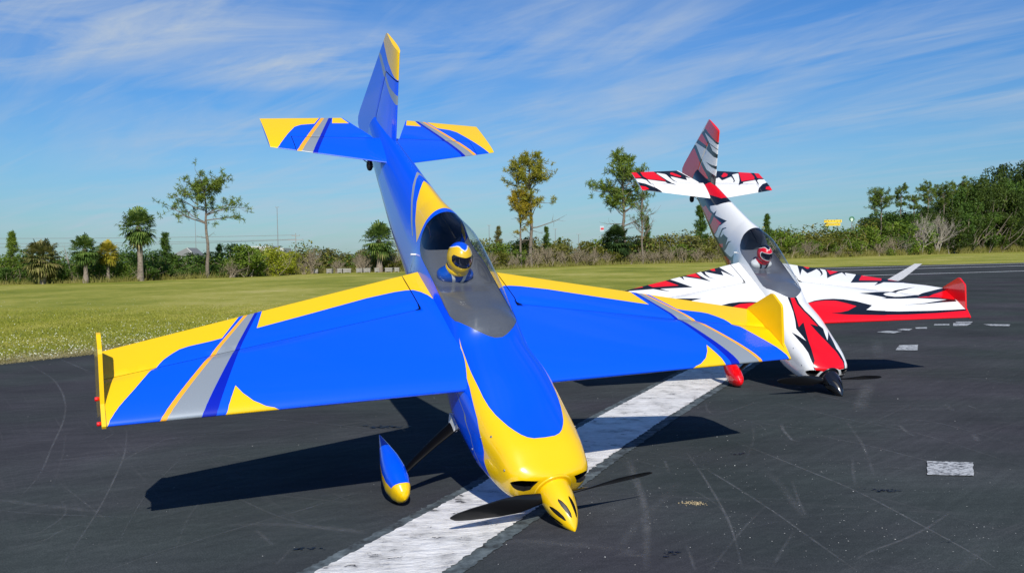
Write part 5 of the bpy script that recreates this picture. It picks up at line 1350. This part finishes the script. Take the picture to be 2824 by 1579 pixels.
def clump(C_, r, n, rg, wid=.10):
    """needle tufts: n thin blades round each centre"""
    N_ = len(C_); d = rg.normal(size=(N_, n, 3)); d[..., 2] += .35; d /= np.linalg.norm(d, axis=2, keepdims=True)
    s = np.cross(d, rg.normal(size=(N_, n, 3))); s /= np.maximum(np.linalg.norm(s, axis=2, keepdims=True), 1e-6)
    L_ = r * rg.uniform(.6, 1.2, (N_, n, 1)); c = C_[:, None, :]
    V = np.stack([c + d * L_ * .08 - s * L_ * wid * .5, c + d * L_ * .08 + s * L_ * wid * .5, c + d * L_ + s * L_ * wid * .35, c + d * L_ - s * L_ * wid * .35], 2).reshape(-1, 3)
    return V, np.arange(len(V)).reshape(-1, 4)
def pine_meshes(h, w, col, seed, style):
    """style 0 tall, 1 umbrella, 2 flat-topped with long low limbs, 3 sparse"""
    rg = np.random.default_rng(seed + 500); tw = Twigs(); R = w / 2 * (1.2 if style in (0, 1) else 1.05); C_ = []
    tr = .013 * h + .01 * w
    tk = [(rg.normal() * .012 * h * math.sin(f * 5), rg.normal() * .006 * h, h * .93 * f) for f in np.linspace(0, 1, 9)]; tk[0] = (0, 0, 0)
    for i in range(8): tw.add([tk[i], tk[i + 1]], tr * (1 - .09 * i), tr * (1 - .09 * (i + 1)), 8)
    def trunk_at(f):
        f = f / .93 * 8; i = int(min(max(f, 0), 7.99)); k = f - i; return np.array(tk[i]) * (1 - k) + np.array(tk[i + 1]) * k
    limbs = []
    if style == 2:
        limbs = [(.55, PI + .05, 1.08, .30), (.56, PI - .25, .85, .34), (.58, -.05, .86, .03), (.63, .1, 1.02, .46), (.64, -.2, .8, .5), (.68, PI, .86, .22), (.70, PI + .3, .7, .3), (.66, 1.4, .5, .3), (.72, -1.5, .5, .3)]
        limbs += [(rg.uniform(.78, .90), rg.uniform(0, 6.28), rg.uniform(.38, .76), rg.uniform(.10, .50)) for i in range(20)]
        dead = [(.40, PI, .33, .12), (.41, 0, .24, .25)]
    elif style == 1:
        limbs = [(rg.uniform(.70, .97), rg.uniform(0, 6.28), rg.uniform(.45, 1.0), rg.uniform(.15, .8)) for i in range(30)]; dead = [(rg.uniform(.4, .6), rg.uniform(0, 6.28), .3, .2) for i in range(4)]
    elif style == 3:
        limbs = [(rg.uniform(.40, .95), rg.uniform(0, 6.28), rg.uniform(.35, 1.0), rg.uniform(.7, 1.3)) for i in range(26)]; dead = [(rg.uniform(.3, .5), rg.choice([0, PI]), .8, .7) for i in range(7)]
    else:
        for i in range(46):
            f = rg.uniform(.42, .985); env = math.sin(PI * min(1, (f - .36) / .64) ** .8) ** .6
            limbs.append((f, rg.uniform(0, 6.28), rg.uniform(.45, 1.0) * env, rg.uniform(.1, .9)))
        dead = [(.36, 0, .95, .10), (.38, PI, .55, .0), (.33, .6, .4, .1), (.30, 3.6, .35, .2)] if style == 0 else []
    for k, (f, az, l, el) in enumerate(list(limbs) + list(dead)):
        isdead = k >= len(limbs); p = trunk_at(f); l = l * R
        d = np.array([math.cos(az) * math.cos(el), math.sin(az) * math.cos(el), math.sin(el)])
        path = wander(p, d, l, 6, rg, .13, .04); r0 = tr * .30 * (l / R + .25)
        tw.add(path, r0, r0 * .25, 5)
        nsub = int(5 + 10 * l / R) if style == 1 else int(4 + 8 * l / R)
        for j in range(nsub):
            u = rg.uniform(.30 if style != 2 else .22, 1.0); q = np.array(path[int(min(5, u * 6))]) + (np.array(path[min(6, int(u * 6) + 1)]) - np.array(path[int(min(5, u * 6))])) * (u * 6 % 1)
            sd = d + rg.normal(size=3) * .75; sd[2] += .25; sl = l * rg.uniform(.12, .34) + .03 * R
            sp = wander(q, sd, sl, 3, rg, .22, .05); tw.add(sp, r0 * .28, r0 * .10, 3)
            if not isdead:
                for e in (sp[-1], sp[-2]): C_.append(e)
                if rg.random() < .35: C_.append(np.array(sp[-1]) + rg.normal(size=3) * .05 * R)
    C_ = np.array(C_)
    if style == 3: C_ = C_[rg.random(len(C_)) < .40]
    V, F = clump(C_, (.070 if style == 2 else .080 if style != 3 else .06) * R + .006 * h, 13, rg, .14)
    return tw.mesh('trunk', BARK_G), quads_mesh('crown', V, F, [PINE[col]])
def young_pine_meshes(h, w, col, seed):
    rg = np.random.default_rng(seed + 900); tw = Twigs(); R = w / 2; C_ = []
    tw.add([(0, 0, 0), (rg.normal() * .02 * h, 0, h * .5), (rg.normal() * .03 * h, 0, h * .98)], .02 * h, .004 * h, 6)
    for i in range(70):
        f = rg.uniform(.12, .98); az = rg.uniform(0, 6.28); l = R * (1.05 - f) ** .75 * rg.uniform(.6, 1.15) + .04 * R
        p = wander((0, 0, h * f), (math.cos(az), math.sin(az), .45), l, 3, rg, .12, .08); tw.add(p, .006 * h, .002 * h, 3)
        for q in p[1:]: C_ += [q, q + rg.normal(size=3) * .07 * R]
    V, F = clump(np.array(C_), .16 * R + .02 * h, 14, rg, .14)
    return tw.mesh('trunk', BARK_G), quads_mesh('crown', V, F, [LEAF[1] if col == 1 else LEAF[2] if col == 2 else LEAF[0]])
def bush_meshes(seed, ntw=9, nleaf=1900, tall=False):
    """unit bush: about 1 wide, 1 high"""
    rg = np.random.default_rng(seed + 40); lumps = []
    for i in range(11 if not tall else 26):
        a, r = rg.uniform(0, 6.28), rg.uniform(0, .34); lumps.append((r * math.cos(a), r * math.sin(a) * .8, rg.uniform(.18, .80) if not tall else rg.uniform(.16, .93), rg.uniform(.13, .25) if not tall else rg.uniform(.07, .17)))
    lumps.append((0, 0, .84, .15))
    P = []
    for x, y, z, r in lumps:
        k = int(nleaf * r * r / sum(l[3] ** 2 for l in lumps)); d = rg.normal(size=(k, 3)); d /= np.linalg.norm(d, axis=1)[:, None]
        rr = r * rg.uniform(.35, 1.08, (k, 1)) ** .55; q = d * rr + [x, y, z]; q[:, 2] = np.abs(q[:, 2]); P.append(q)
    if not tall: P.append(rg.normal(size=(nleaf // 22, 3)) * [.26, .2, .16] + [0, 0, .6])
    P = np.concatenate(P); V, F = leaves(P, .062 if not tall else .042, rg, .5)
    tw = Twigs()
    for i in range(ntw):
        a = rg.uniform(0, 6.28); tw.add(wander((rg.normal() * .05, rg.normal() * .05, 0), (math.cos(a) * .5, math.sin(a) * .5, 1), rg.uniform(.5, .95), 5, rg, .16), .014, .004, 4)
        if i % 2 == 0: tw.add(wander((rg.normal() * .2, rg.normal() * .1 - .1, .3), (rg.normal() * .6, rg.normal() * .4, 1), rg.uniform(.4, .7), 4, rg, .16), .007, .002, 3)
    return tw, V, F
def bare_meshes(seed):
    rg = np.random.default_rng(seed + 70); tw = Twigs()
    def br(p, d, l, r, lev):
        path = wander(p, d, l, 4, rg, .10, .03); tw.add(path, r, r * .55, 4 if lev < 2 else 3)
        if lev >= 4: return
        for k in range(3 if lev < 3 else 2):
            q = path[rg.integers(2, 5)]; nd = np.array(path[-1]) - np.array(path[-2]); nd = nd / np.linalg.norm(nd) + rg.normal(size=3) * .42; nd[2] += .12
            br(q, nd, l * rg.uniform(.5, .8), r * .62, lev + 1)
    for i in range(9):
        a = rg.uniform(0, 6.28); br((rg.normal() * .06, rg.normal() * .05, 0), (math.cos(a) * .36, math.sin(a) * .3, 1), rg.uniform(.34, .5), .020, 0)
    V = np.array(tw.V); tw.V = list(V / [max(V[:, 0].max() - V[:, 0].min(), .1), max(V[:, 1].max() - V[:, 1].min(), .1) * 1.2, V[:, 2].max()])
    return tw

def plant(name, label, cat, group, loc, parts, rot=0, scale=(1, 1, 1)):
    o = empty(name); o.location = loc; o.rotation_euler = (0, 0, rot); o.scale = scale
    tag(o, label, cat, group)
    for n_, me in parts: link(n_, me, o)
    return o
ORD = ['', 'second ', 'third ', 'fourth ', 'fifth ', 'sixth ', 'seventh ', 'eighth ', 'ninth ', 'tenth ', 'eleventh ', 'twelfth ', 'thirteenth ', 'fourteenth ', 'fifteenth ', 'sixteenth ', 'seventeenth ', 'eighteenth '] + [w + ' ' for w in 'nineteenth twentieth twenty-first twenty-second twenty-third twenty-fourth twenty-fifth twenty-sixth twenty-seventh twenty-eighth twenty-ninth thirtieth thirty-first thirty-second thirty-third thirty-fourth thirty-fifth thirty-sixth thirty-seventh thirty-eighth thirty-ninth fortieth'.split()]
MARKS = [(-200, 'the outermost palm'), (119, 'the brownish palm'), (236, 'the leaning green palm'), (299, 'the yellow palm'), (386, 'the tallest palm'), (573, 'the flat-topped pine'), (1047, 'the lone palm behind the blue tail'),
         (1465, 'the golden pine'), (1722, 'the tall dark pine'), (1932, 'the young pine behind the white fuselage'), (2297, 'the yellow roadside sign'), (2430, 'the umbrella pines')]
used_marks = {}
def place_words(px, what):
    k = max(i for i, m in enumerate(MARKS) if m[0] <= px)
    if k == 0: key = (what, 0); side, mk = 'before', MARKS[1][1]
    else: key = (what, k); side, mk = 'past', MARKS[k][1]
    n = used_marks.get(key, 0); used_marks[key] = n + 1
    return f'{ORD[n]}{what} {side} {mk}'
rr = random.Random(3)
BCOL = ['dark green', 'mid green', 'brownish green', 'bright yellow-green', 'olive']
BUSH = {}; BARE = {}; TREE = {}
PALM_L = {119: 'short palm with brownish green shaggy crown', 236: 'green palm leaning over the hedge with a pale trunk', 299: 'small palm with yellowed fronds beside the leaning green palm', 386: 'tallest palm with curved pale trunk and round dark crown',
          1047: 'lone round-crowned palm standing among bare shrubs behind the blue tail', 1701: 'dark green palm at the foot of the tall dark pine'}
PINE_L = {1438: 'slender pine with yellow foliage leaning against the golden pine', 1465: 'tall golden pine with domed crown and one long bare limb', 1722: 'tall dark green pine behind the white aeroplane tail'}
for kind, x, y, h, w, col, seed, ex, px in sorted(PLANTS, key=lambda q: q[8]):
    loc = (x, y, -.012)
    if kind == 'palm':
        tm, fm = palm_meshes(h, w, ex, col, seed)
        plant('palm_tree', PALM_L[px], 'palm tree', 'palms along the field edge', loc, [('trunk', tm), ('crown', fm)])
    elif kind in ('pine', 'flat_pine', 'thin_pine'):
        style = 2 if kind == 'flat_pine' else 3 if kind == 'thin_pine' else 1 if ex == 1 else 0
        tm, fm = pine_meshes(h, w, col, seed, style)
        lab = 'flat-topped pine with long low limbs standing alone above the hedge' if style == 2 else 'sparse pale-trunked pine with spreading half-bare branches' if style == 3 else PINE_L.get(px) or place_words(px, 'umbrella-crowned pine')
        plant('pine_tree', lab, 'pine tree', 'pines along the field edge', loc, [('trunk', tm), ('crown', fm)])
    elif kind == 'young_pine':
        tm, fm = young_pine_meshes(h, w, col, seed)
        plant('young_pine', place_words(px, 'pointed young conifer'), 'conifer', 'young conifers in the hedge', loc, [('trunk', tm), ('crown', fm)])
    elif kind == 'snag':
        tw = Twigs(); rg = np.random.default_rng(2); p = wander((0, 0, 0), (ex, 0, 1), h * .9, 6, rg, .05); tw.add(p, .03, .012, 6)
        for k in range(14): tw.add(wander(p[int(rg.integers(3, 7))], (rg.normal(), rg.normal() * .4, 1.2), h * rg.uniform(.15, .35), 4, rg, .2), .008, .002, 3)
        tag(link('bare_tree', tw.mesh('bare_tree', BARK_W), None, loc), 'thin bare grey tree leaning between two palms', 'bare tree')
    elif kind == 'bare_shrub':
        k = seed % 4
        if k not in BARE: BARE[k] = bare_meshes(k)
        key = (k, 1 if px > 2480 else 0)
        if key not in TREE: TREE[key] = BARE[k].mesh('bare_shrub', BARK_W if key[1] else BARK_T)
        o = link('bare_shrub', TREE[key], None, loc); o.rotation_euler = (0, 0, rr.uniform(-.6, .6)); o.scale = (w * 1.15, w * .8, h)
        tag(o, place_words(px, ('pale grey' if px > 2480 else 'tan') + ' leafless shrub'), 'shrub', 'leafless shrubs in the hedge')
    elif kind == 'broad_tree':
        k = seed % 4
        if ('b', k) not in TREE: TREE[('b', k)] = bush_meshes(k + 20, 6, 5200, True)
        tw, V, F = TREE[('b', k)]
        mk = ('bm', k, col)
        if ('bt', k) not in TREE: TREE[('bt', k)] = tw.mesh('trunk', BARK_G)
        if mk not in TREE: TREE[mk] = quads_mesh('crown', V, F, [LEAF[5 if col else 0]])
        plant('broadleaf_tree', place_words(px, 'tall dense dark tree'), 'tree', 'tall dense trees at the far end', loc, [('trunk', TREE[('bt', k)]), ('crown', TREE[mk])], rr.uniform(0, 6), (w * 1.5, w * 1.5, h * 1.06))
    else:
        k = seed % 10
        if ('u', k) not in BUSH: BUSH[('u', k)] = bush_meshes(k, 9)
        tw, V, F = BUSH[('u', k)]
        if ('ut', k) not in BUSH: BUSH[('ut', k)] = tw.mesh('stems', BARK_T)
        mk = ('um', k, col)
        if mk not in BUSH: BUSH[mk] = quads_mesh('foliage', V, F, [LEAF[col]])
        plant('bush', place_words(px, BCOL[col] + ' bush'), 'bush', 'bushes of the hedge along the field edge', loc, [('stems', BUSH[('ut', k)]), ('foliage', BUSH[mk])], rr.uniform(-.7, .7), (w * 1.15, w * 1.0, h * 1.03))

# undergrowth: dense dark leaves and dry weeds at the foot of the hedge, one mass nobody could count
FOOT = [(-33, 20), (-22.1, 40.6), (-18, 41.8), (-15.7, 48.3), (-13.8, 50.2), (-11.6, 58.7), (-5.85, 58), (-.27, 63.8), (8.5, 76.2), (18.4, 80.7), (32.1, 105.2), (45.5, 118.9), (62.8, 136.6), (85, 155.7), (105, 175)]
rg = np.random.default_rng(77)
fp = np.array(FOOT); seg = np.linalg.norm(np.diff(fp, axis=0), axis=1); cum = np.concatenate([[0], np.cumsum(seg)])
def along(s): return np.stack([np.interp(s, cum, fp[:, 0]), np.interp(s, cum, fp[:, 1])], -1)
n = 120000
s = rg.uniform(0, cum[-1], n); p = along(s); back = rg.uniform(.8, 4.5, n); dist = p[:, 1]
C_ = np.stack([p[:, 0] - back * .55, p[:, 1] + back * .83, rg.uniform(0, 1, n) ** 1.25 * np.interp(p[:, 0], [-25, -14, -6, 0, 20, 40, 90], [.042, .036, .026, .034, .036, .038, .044]) * dist * (.62 + .30 * np.sin(s * .9 + 2 * np.sin(s * .31)) * np.sin(s * .23 + 1) + .16 * np.sin(s * 2.7 + 3 * np.sin(s * .7))) + .02], -1)
V, F = leaves(C_, .0030 * dist, rg, .5)
band = np.sin(s * .37 + 1.5 * np.sin(s * .11)) + rg.normal(size=n) * .5 + np.interp(p[:, 0], [-14, -8, 30, 50], [-.8, 1.0, .9, -.7])
mi = np.where(band < 0, 0, np.where(band < .9, 1, 2))
tag(link('undergrowth', quads_mesh('undergrowth', V, F, [LEAF[0], LEAF[4], LEAF[2]], mi)), 'dense dark leaves filling the hedge between bushes and trees', kind='stuff')
n = 30000
s = rg.uniform(0, cum[-1], n); p = along(s); b_ = rg.uniform(-.25, .9, n); hh = (.003 + .006 * rg.random(n) ** 3) * p[:, 1]
B_ = np.stack([p[:, 0] - b_ * .55, p[:, 1] + b_ * .83, np.zeros(n)], -1); lean = rg.normal(size=(n, 2)) * .35; wd = .00035 * p[:, 1]
T_ = B_ + np.stack([lean[:, 0] * hh, lean[:, 1] * hh, hh], -1)
V = np.stack([B_ - np.stack([wd, 0 * wd, 0 * wd], -1), B_ + np.stack([wd, 0 * wd, 0 * wd], -1), T_], 1).reshape(-1, 3)
tag(link('dry_weeds', quads_mesh('dry_weeds', V, np.arange(len(V)).reshape(-1, 3), [leaf_mat('dry_weed', (.12, .13, .02), (.20, .19, .04), (.30, .26, .10))])), 'dry weeds and tall grass along the foot of the hedge', kind='stuff')

# grass blades and clover flowers in the nearer field
def left_of_edge(x, y):
    e = np.array(EDGE[::-1]); return x < np.interp(y, e[:, 1], e[:, 0])
n = 420000
yy = 6.5 * (19 / 6.5) ** rg.random(n); xx = rg.uniform(-.64, .62, n) * yy
k = left_of_edge(xx, yy - .0) & (xx > -.62 * yy); xx, yy = xx[k], yy[k]; n = len(xx)
hh = rg.uniform(.008, .024, n) * np.clip((20 - yy) / 6, .2, 1); wd = .0008 * yy ** .8 * rg.uniform(.6, 1.1, n); a = rg.uniform(0, 6.28, n); ln = rg.normal(size=(n, 2)) * .8
B_ = np.stack([xx, yy, np.full(n, -.012)], -1); sd = np.stack([np.cos(a) * wd, np.sin(a) * wd, 0 * wd], -1)
V = np.stack([B_ - sd, B_ + sd, B_ + np.stack([ln[:, 0] * hh, ln[:, 1] * hh, hh], -1)], 1).reshape(-1, 3)
m_bl = leaf_mat('grass_blades', (.22, .25, .024), (.37, .37, .045), (.58, .50, .17), .8, .35)
tag(link('grass_blades', quads_mesh('grass_blades', V, np.arange(len(V)).reshape(-1, 3), [m_bl])), 'short mown grass blades of the field beside the runway', kind='stuff')
n = 34000
yy = 7.5 * (22 / 7.5) ** rg.random(n); xx = rg.uniform(-.62, .3, n) * yy; e = np.array(EDGE[::-1]); de = np.interp(yy, e[:, 1], e[:, 0]) - xx
k = (de > 0.03) & (rg.random(n) < np.clip(.9 - de / 5.5, .05, 1)); xx, yy = xx[k], yy[k]
C_ = np.stack([xx, yy, rg.uniform(.01, .035, len(xx))], -1); V, F = leaves(C_, .0125, rg, 1.5, .9)
tag(link('clover_flowers', quads_mesh('clover_flowers', V, F, [mat('white_petals', (.60, .61, .46), rough=.8)])), 'small white flowers dotted through the grass by the runway edge', kind='stuff')

# straw thatch along the runway edge, some of it lying on the asphalt
n = 90000
yy = 6.6 * (22 / 6.6) ** rg.random(n); e = np.array(EDGE[::-1]); de = rg.exponential(.28, n) - .05 - .05 * rg.random(n)
xx = np.interp(yy, e[:, 1], e[:, 0]) - de; k = (xx > -.62 * yy) & (de < 1.6); xx, yy = xx[k], yy[k]; n = len(xx)
hh = rg.uniform(.006, .022, n); wd = .0009 * yy ** .8 * rg.uniform(.6, 1.1, n); a = rg.uniform(0, 6.28, n); ln = rg.normal(size=(n, 2)) * 1.5
B_ = np.stack([xx, yy, np.full(n, -.006)], -1); sd = np.stack([np.cos(a) * wd, np.sin(a) * wd, 0 * wd], -1)
V = np.stack([B_ - sd, B_ + sd, B_ + np.stack([ln[:, 0] * hh, ln[:, 1] * hh, hh], -1)], 1).reshape(-1, 3)
tag(link('dry_thatch', quads_mesh('dry_thatch', V, np.arange(len(V)).reshape(-1, 3), [leaf_mat('straw_thatch', (.16, .14, .05), (.34, .29, .13), (.58, .52, .34), 2.0, .2)])), 'dry straw-coloured thatch along the edge of the runway', kind='stuff')
# ------------------------------------------------------------------ things beyond the hedge
HIVE = [(-12.62, 56.68, .57), (-11.95, 56.85, .46), (-11.05, 57.05, .35), (-10.45, 57.17, .31), (-10.01, 57.1, .51), (-9.26, 57.28, .4), (-8.82, 57.31, .44), (-8.25, 57.49, .31), (-7.5, 57.49, .47), (-7.04, 57.66, .31)]
m_hive = mat('weathered_white_board', (.30, .29, .26), rough=.8, vary=(6, (.22, .20, .18), .4, .75)); m_hl = mat('box_lid', (.42, .40, .36), rough=.7)
WORDS = ['widest pale wooden box at the end of the row below the bare shrubs', 'second pale wooden box in the row below the bare shrubs', 'third pale wooden box, a narrow one in the row below the bare shrubs', 'fourth pale wooden box, small, in the row below the bare shrubs',
         'fifth pale wooden box, broad, in the row below the bare shrubs', 'sixth pale wooden box in the row, just before the lone palm', 'seventh pale wooden box in the row, close to the lone palm', 'eighth pale wooden box, small, at the foot of the lone palm',
         'ninth pale wooden box, past the lone palm trunk', 'last pale wooden box of the row, nearest the blue fuselage']
for i, (x, y, w) in enumerate(HIVE):
    r = empty('wooden_box', Matrix.Translation((x, y, 0)) @ Matrix.Rotation(.15 * math.sin(i * 2.1), 4, 'Z')); tag(r, WORDS[i], 'wooden box', 'pale wooden boxes along the field edge')
    a = Acc(); a.box((0, 0, .13), (w * .92, .34, .20)); a.box((0, -.171, .15), (w * .3, .02, .025)); a.build('box_body', [m_hive], r)
    a = Acc(); a.box((0, 0, .245), (w, .38, .03)); a.build('lid', [m_hl], r)
    a = Acc()
    for sx in (-1, 1): a.box((sx * w * .36, 0, .012), (.05, .34, .045))
    a.build('runner', [m_hive], r)
m_wall = mat('far_white_wall', (.50, .51, .50), rough=.8); m_roof = mat('far_grey_roof', (.20, .21, .21), rough=.8); m_win = mat('far_window', (.05, .06, .07), rough=.2)
# gable-roofed house behind the flat-topped pine
r = empty('house', Matrix.Translation((-75.8, 220, 0))); tag(r, 'grey-roofed house with white gable showing above the hedge by the flat-topped pine', 'house')
a = Acc(); a.box((0, 0, 1.1), (5.2, 6, 2.2)); a.build('wall', [m_wall], r)
a = Acc(); zr = 2.35
a.flat([(-3, -3.4, 2.2), (1.0, -3.4, 4.05), (1.0, 3.4, 4.05), (-3, 3.4, 2.2)], 0, True); a.flat([(3, -3.4, 2.2), (1.0, -3.4, 4.05), (1.0, 3.4, 4.05), (3, 3.4, 2.2)], 0)
a.flat([(-3, -3.4, 2.2), (3, -3.4, 2.2), (1.0, -3.4, 4.05)], 0); a.flat([(-3, 3.4, 2.2), (3, 3.4, 2.2), (1.0, 3.4, 4.05)], 0, True); ro = a.build('roof', [m_roof], r)
a = Acc(); a.prism([(3.1, 2.2), (1.0, 4.12), (1.0, 3.9), (2.75, 2.2)], lambda p: (p[0], -3.5, p[1]), lambda p: (p[0], -3.42, p[1]), 0); a.build('fascia', [m_wall], ro)
# flat-roofed white building
r = empty('white_building', Matrix.Translation((-67.2, 260, -.5))); tag(r, 'long flat-roofed white building rising behind the yellow-green bush', 'building')
a = Acc(); a.box((0, 0, 2.3), (10.5, 9, 4.6)); wb = a.build('wall', [m_wall], r)
a = Acc(); a.box((-1.5, 0, 4.95), (7.5, 9.2, .5)); a.build('parapet', [mat('parapet_white', (.55, .56, .55), rough=.8)], r)
for k in range(4):
    a = Acc(); a.box((-3.6 + k * 2.2, -4.52, 3.4), (1.2, .06, .8)); a.build('window', [m_win], r)
m_steel = mat('galvanised_steel', (.30, .32, .33), rough=.5, metal=.4); m_pole = mat('weathered_pole', (.30, .29, .27), rough=.8)
def mast(name, label, x, y, h, r0, arms, cat):
    r = empty(name, Matrix.Translation((x, y, 0))); tag(r, label, cat)
    a = Acc(); a.tube([(0, 0, 0), (0, 0, h)], [r0, r0 * .6], 6); a.build('pole', [m_steel if cat != 'utility pole' else m_pole], r)
    for z, w in arms:
        a = Acc(); a.box((0, 0, z), (w, .12, .14)); a.build('crossarm', [m_pole], r)
        for k in (-.45, 0, .45): a = Acc(); a.tube([(k * w, 0, z + .05), (k * w, 0, z + .3)], .06, 6); a.build('insulator', [m_steel], r)
    return r
mast('radio_mast', 'thin tall radio mast standing above the white building', -99.3, 400, 23.4, .22, [(23.2, 1.6)], 'mast')
mast('radio_mast', 'faint slender mast partly hidden behind the flat-topped pine', -117.5, 350, 16.6, .14, [], 'mast')
mast('utility_pole', 'utility pole with two crossarms behind the hedge near the radio mast', -57.3, 250, 7.9, .14, [(7.2, 2.2), (6.1, 4.2)], 'utility pole')
r = empty('power_line', Matrix.Translation((-57.3, 250, 0))); tag(r, 'three sagging overhead wires running from the utility pole past the palms', 'power line')
for k, (z0, z1) in enumerate(((7.4, 9.7), (6.3, 8.1), (6.2, 6.4))):
    a = Acc(); P = [(-140 * u, 0 + 2 * k * .2, z0 + (z1 - z0) * u - 3.2 * u * (1 - u)) for u in np.linspace(0, 1, 30)]; a.tube(P, .055, 4, caps=False); a.build('wire', [m_steel], r)
def lamp(x, y, h, label):
    r = empty('lamp_post', Matrix.Translation((x, y, 0))); tag(r, label, 'lamp post', 'car park lamp posts behind the hedge')
    a = Acc(); a.tube([(0, 0, 0), (0, 0, h)], [.12, .07], 6); a.build('pole', [m_steel], r)
    a = Acc(); a.box((.0, 0, h + .06), (1.1, .35, .14)); a.build('lamp_head', [m_steel], r)
lamp(11.8, 250, 7.7, 'thin lamp post beside the golden pine'); lamp(18.0, 250, 6.2, 'shorter thin lamp post midway between the golden pine and the dark palm'); lamp(-5.8, 250, 9.0, 'tallest thin lamp post near the canopy of the blue aeroplane')
# shop signs
m_sy = mat('yellow_sign_panel', (.85, .60, .03), rough=.5); m_sb = mat('black_lettering', (.01, .01, .01), rough=.5); m_sr = mat('red_lettering', (.6, .02, .02), rough=.5)
m_sg = mat('green_sign', (.02, .14, .07), rough=.5); m_sw = mat('pale_green_sign', (.55, .68, .56), rough=.5)
def text(name, s_, size, loc, m, parent):
    cu = bpy.data.curves.new(name, 'FONT'); cu.body = s_; cu.size = size; cu.extrude = .02; cu.align_x = 'CENTER'; cu.align_y = 'CENTER'
    ob = bpy.data.objects.new('tmp', cu); COL.objects.link(ob); dg = bpy.context.evaluated_depsgraph_get(); dg.update()
    me = bpy.data.meshes.new_from_object(ob.evaluated_get(dg)); bpy.data.objects.remove(ob); me.materials.clear(); me.materials.append(m)
    o = link(name, me, parent, loc); o.rotation_euler = (PI / 2, 0, 0); return o
Ys = 400.0
sx = 137.1
r = empty('roadside_sign', Matrix.Translation((sx, Ys, 0))); tag(r, 'yellow two-row letter sign on two posts above the hedge', 'sign')
a = Acc()
for k in (-2.1, 1.9): a.tube([(k, .3, 0), (k, .3, 14.2)], .22, 8)
a.build('post', [m_steel], r)
for row, (wd, z, t_) in enumerate((('WAFFLE', 13.1, 1.22), ('HOUSE', 11.75, 1.22))):
    for k, ch in enumerate(wd):
        x = (k - (len(wd) - 1) / 2) * 1.27
        a = Acc(); a.box((x, 0, z), (1.17, .3, 1.17)); p = a.build('letter_panel', [m_sy], r); text('letter', ch, 1.15, (x, -.17, z), m_sb, p)
r = empty('round_sign', Matrix.Translation((150.6, 415, 0))); tag(r, 'round green and white sign on a pole beside the yellow letter sign', 'sign')
a = Acc(); a.tube([(0, .2, 0), (0, .2, 13.2)], .2, 8); a.build('post', [m_steel], r)
a = Acc(); a.lathe([(-.12, 0), (-.12, 1.15), (.12, 1.15), (.12, 0)], (0, 0, 14.4), (0, 1, 0), 32); dsk = a.build('disc', [m_sg], r)
a = Acc(); a.lathe([(-.16, 0), (-.16, .62), (-.12, .62)], (0, 0, 14.2), (0, 1, 0), 24); a.box((0, -.14, 13.55), (.7, .06, .5)); a.build('emblem', [m_sw], dsk)
r = empty('shop_sign', Matrix.Translation((24.2, 250, 0))); tag(r, 'small white and red shop sign on a pole beside the tall dark pine', 'sign')
a = Acc(); a.tube([(0, .2, 0), (0, .2, 6)], .15, 8); a.build('post', [m_steel], r)
a = Acc(); a.box((0, 0, 7.6), (1.1, .3, 1.5)); sp_ = a.build('sign_panel', [mat('sign_white', (.45, .50, .55), rough=.5)], r)
a = Acc(); a.box((.1, -.17, 7.6), (.8, .05, .5)); a.build('red_band', [m_sr], sp_)
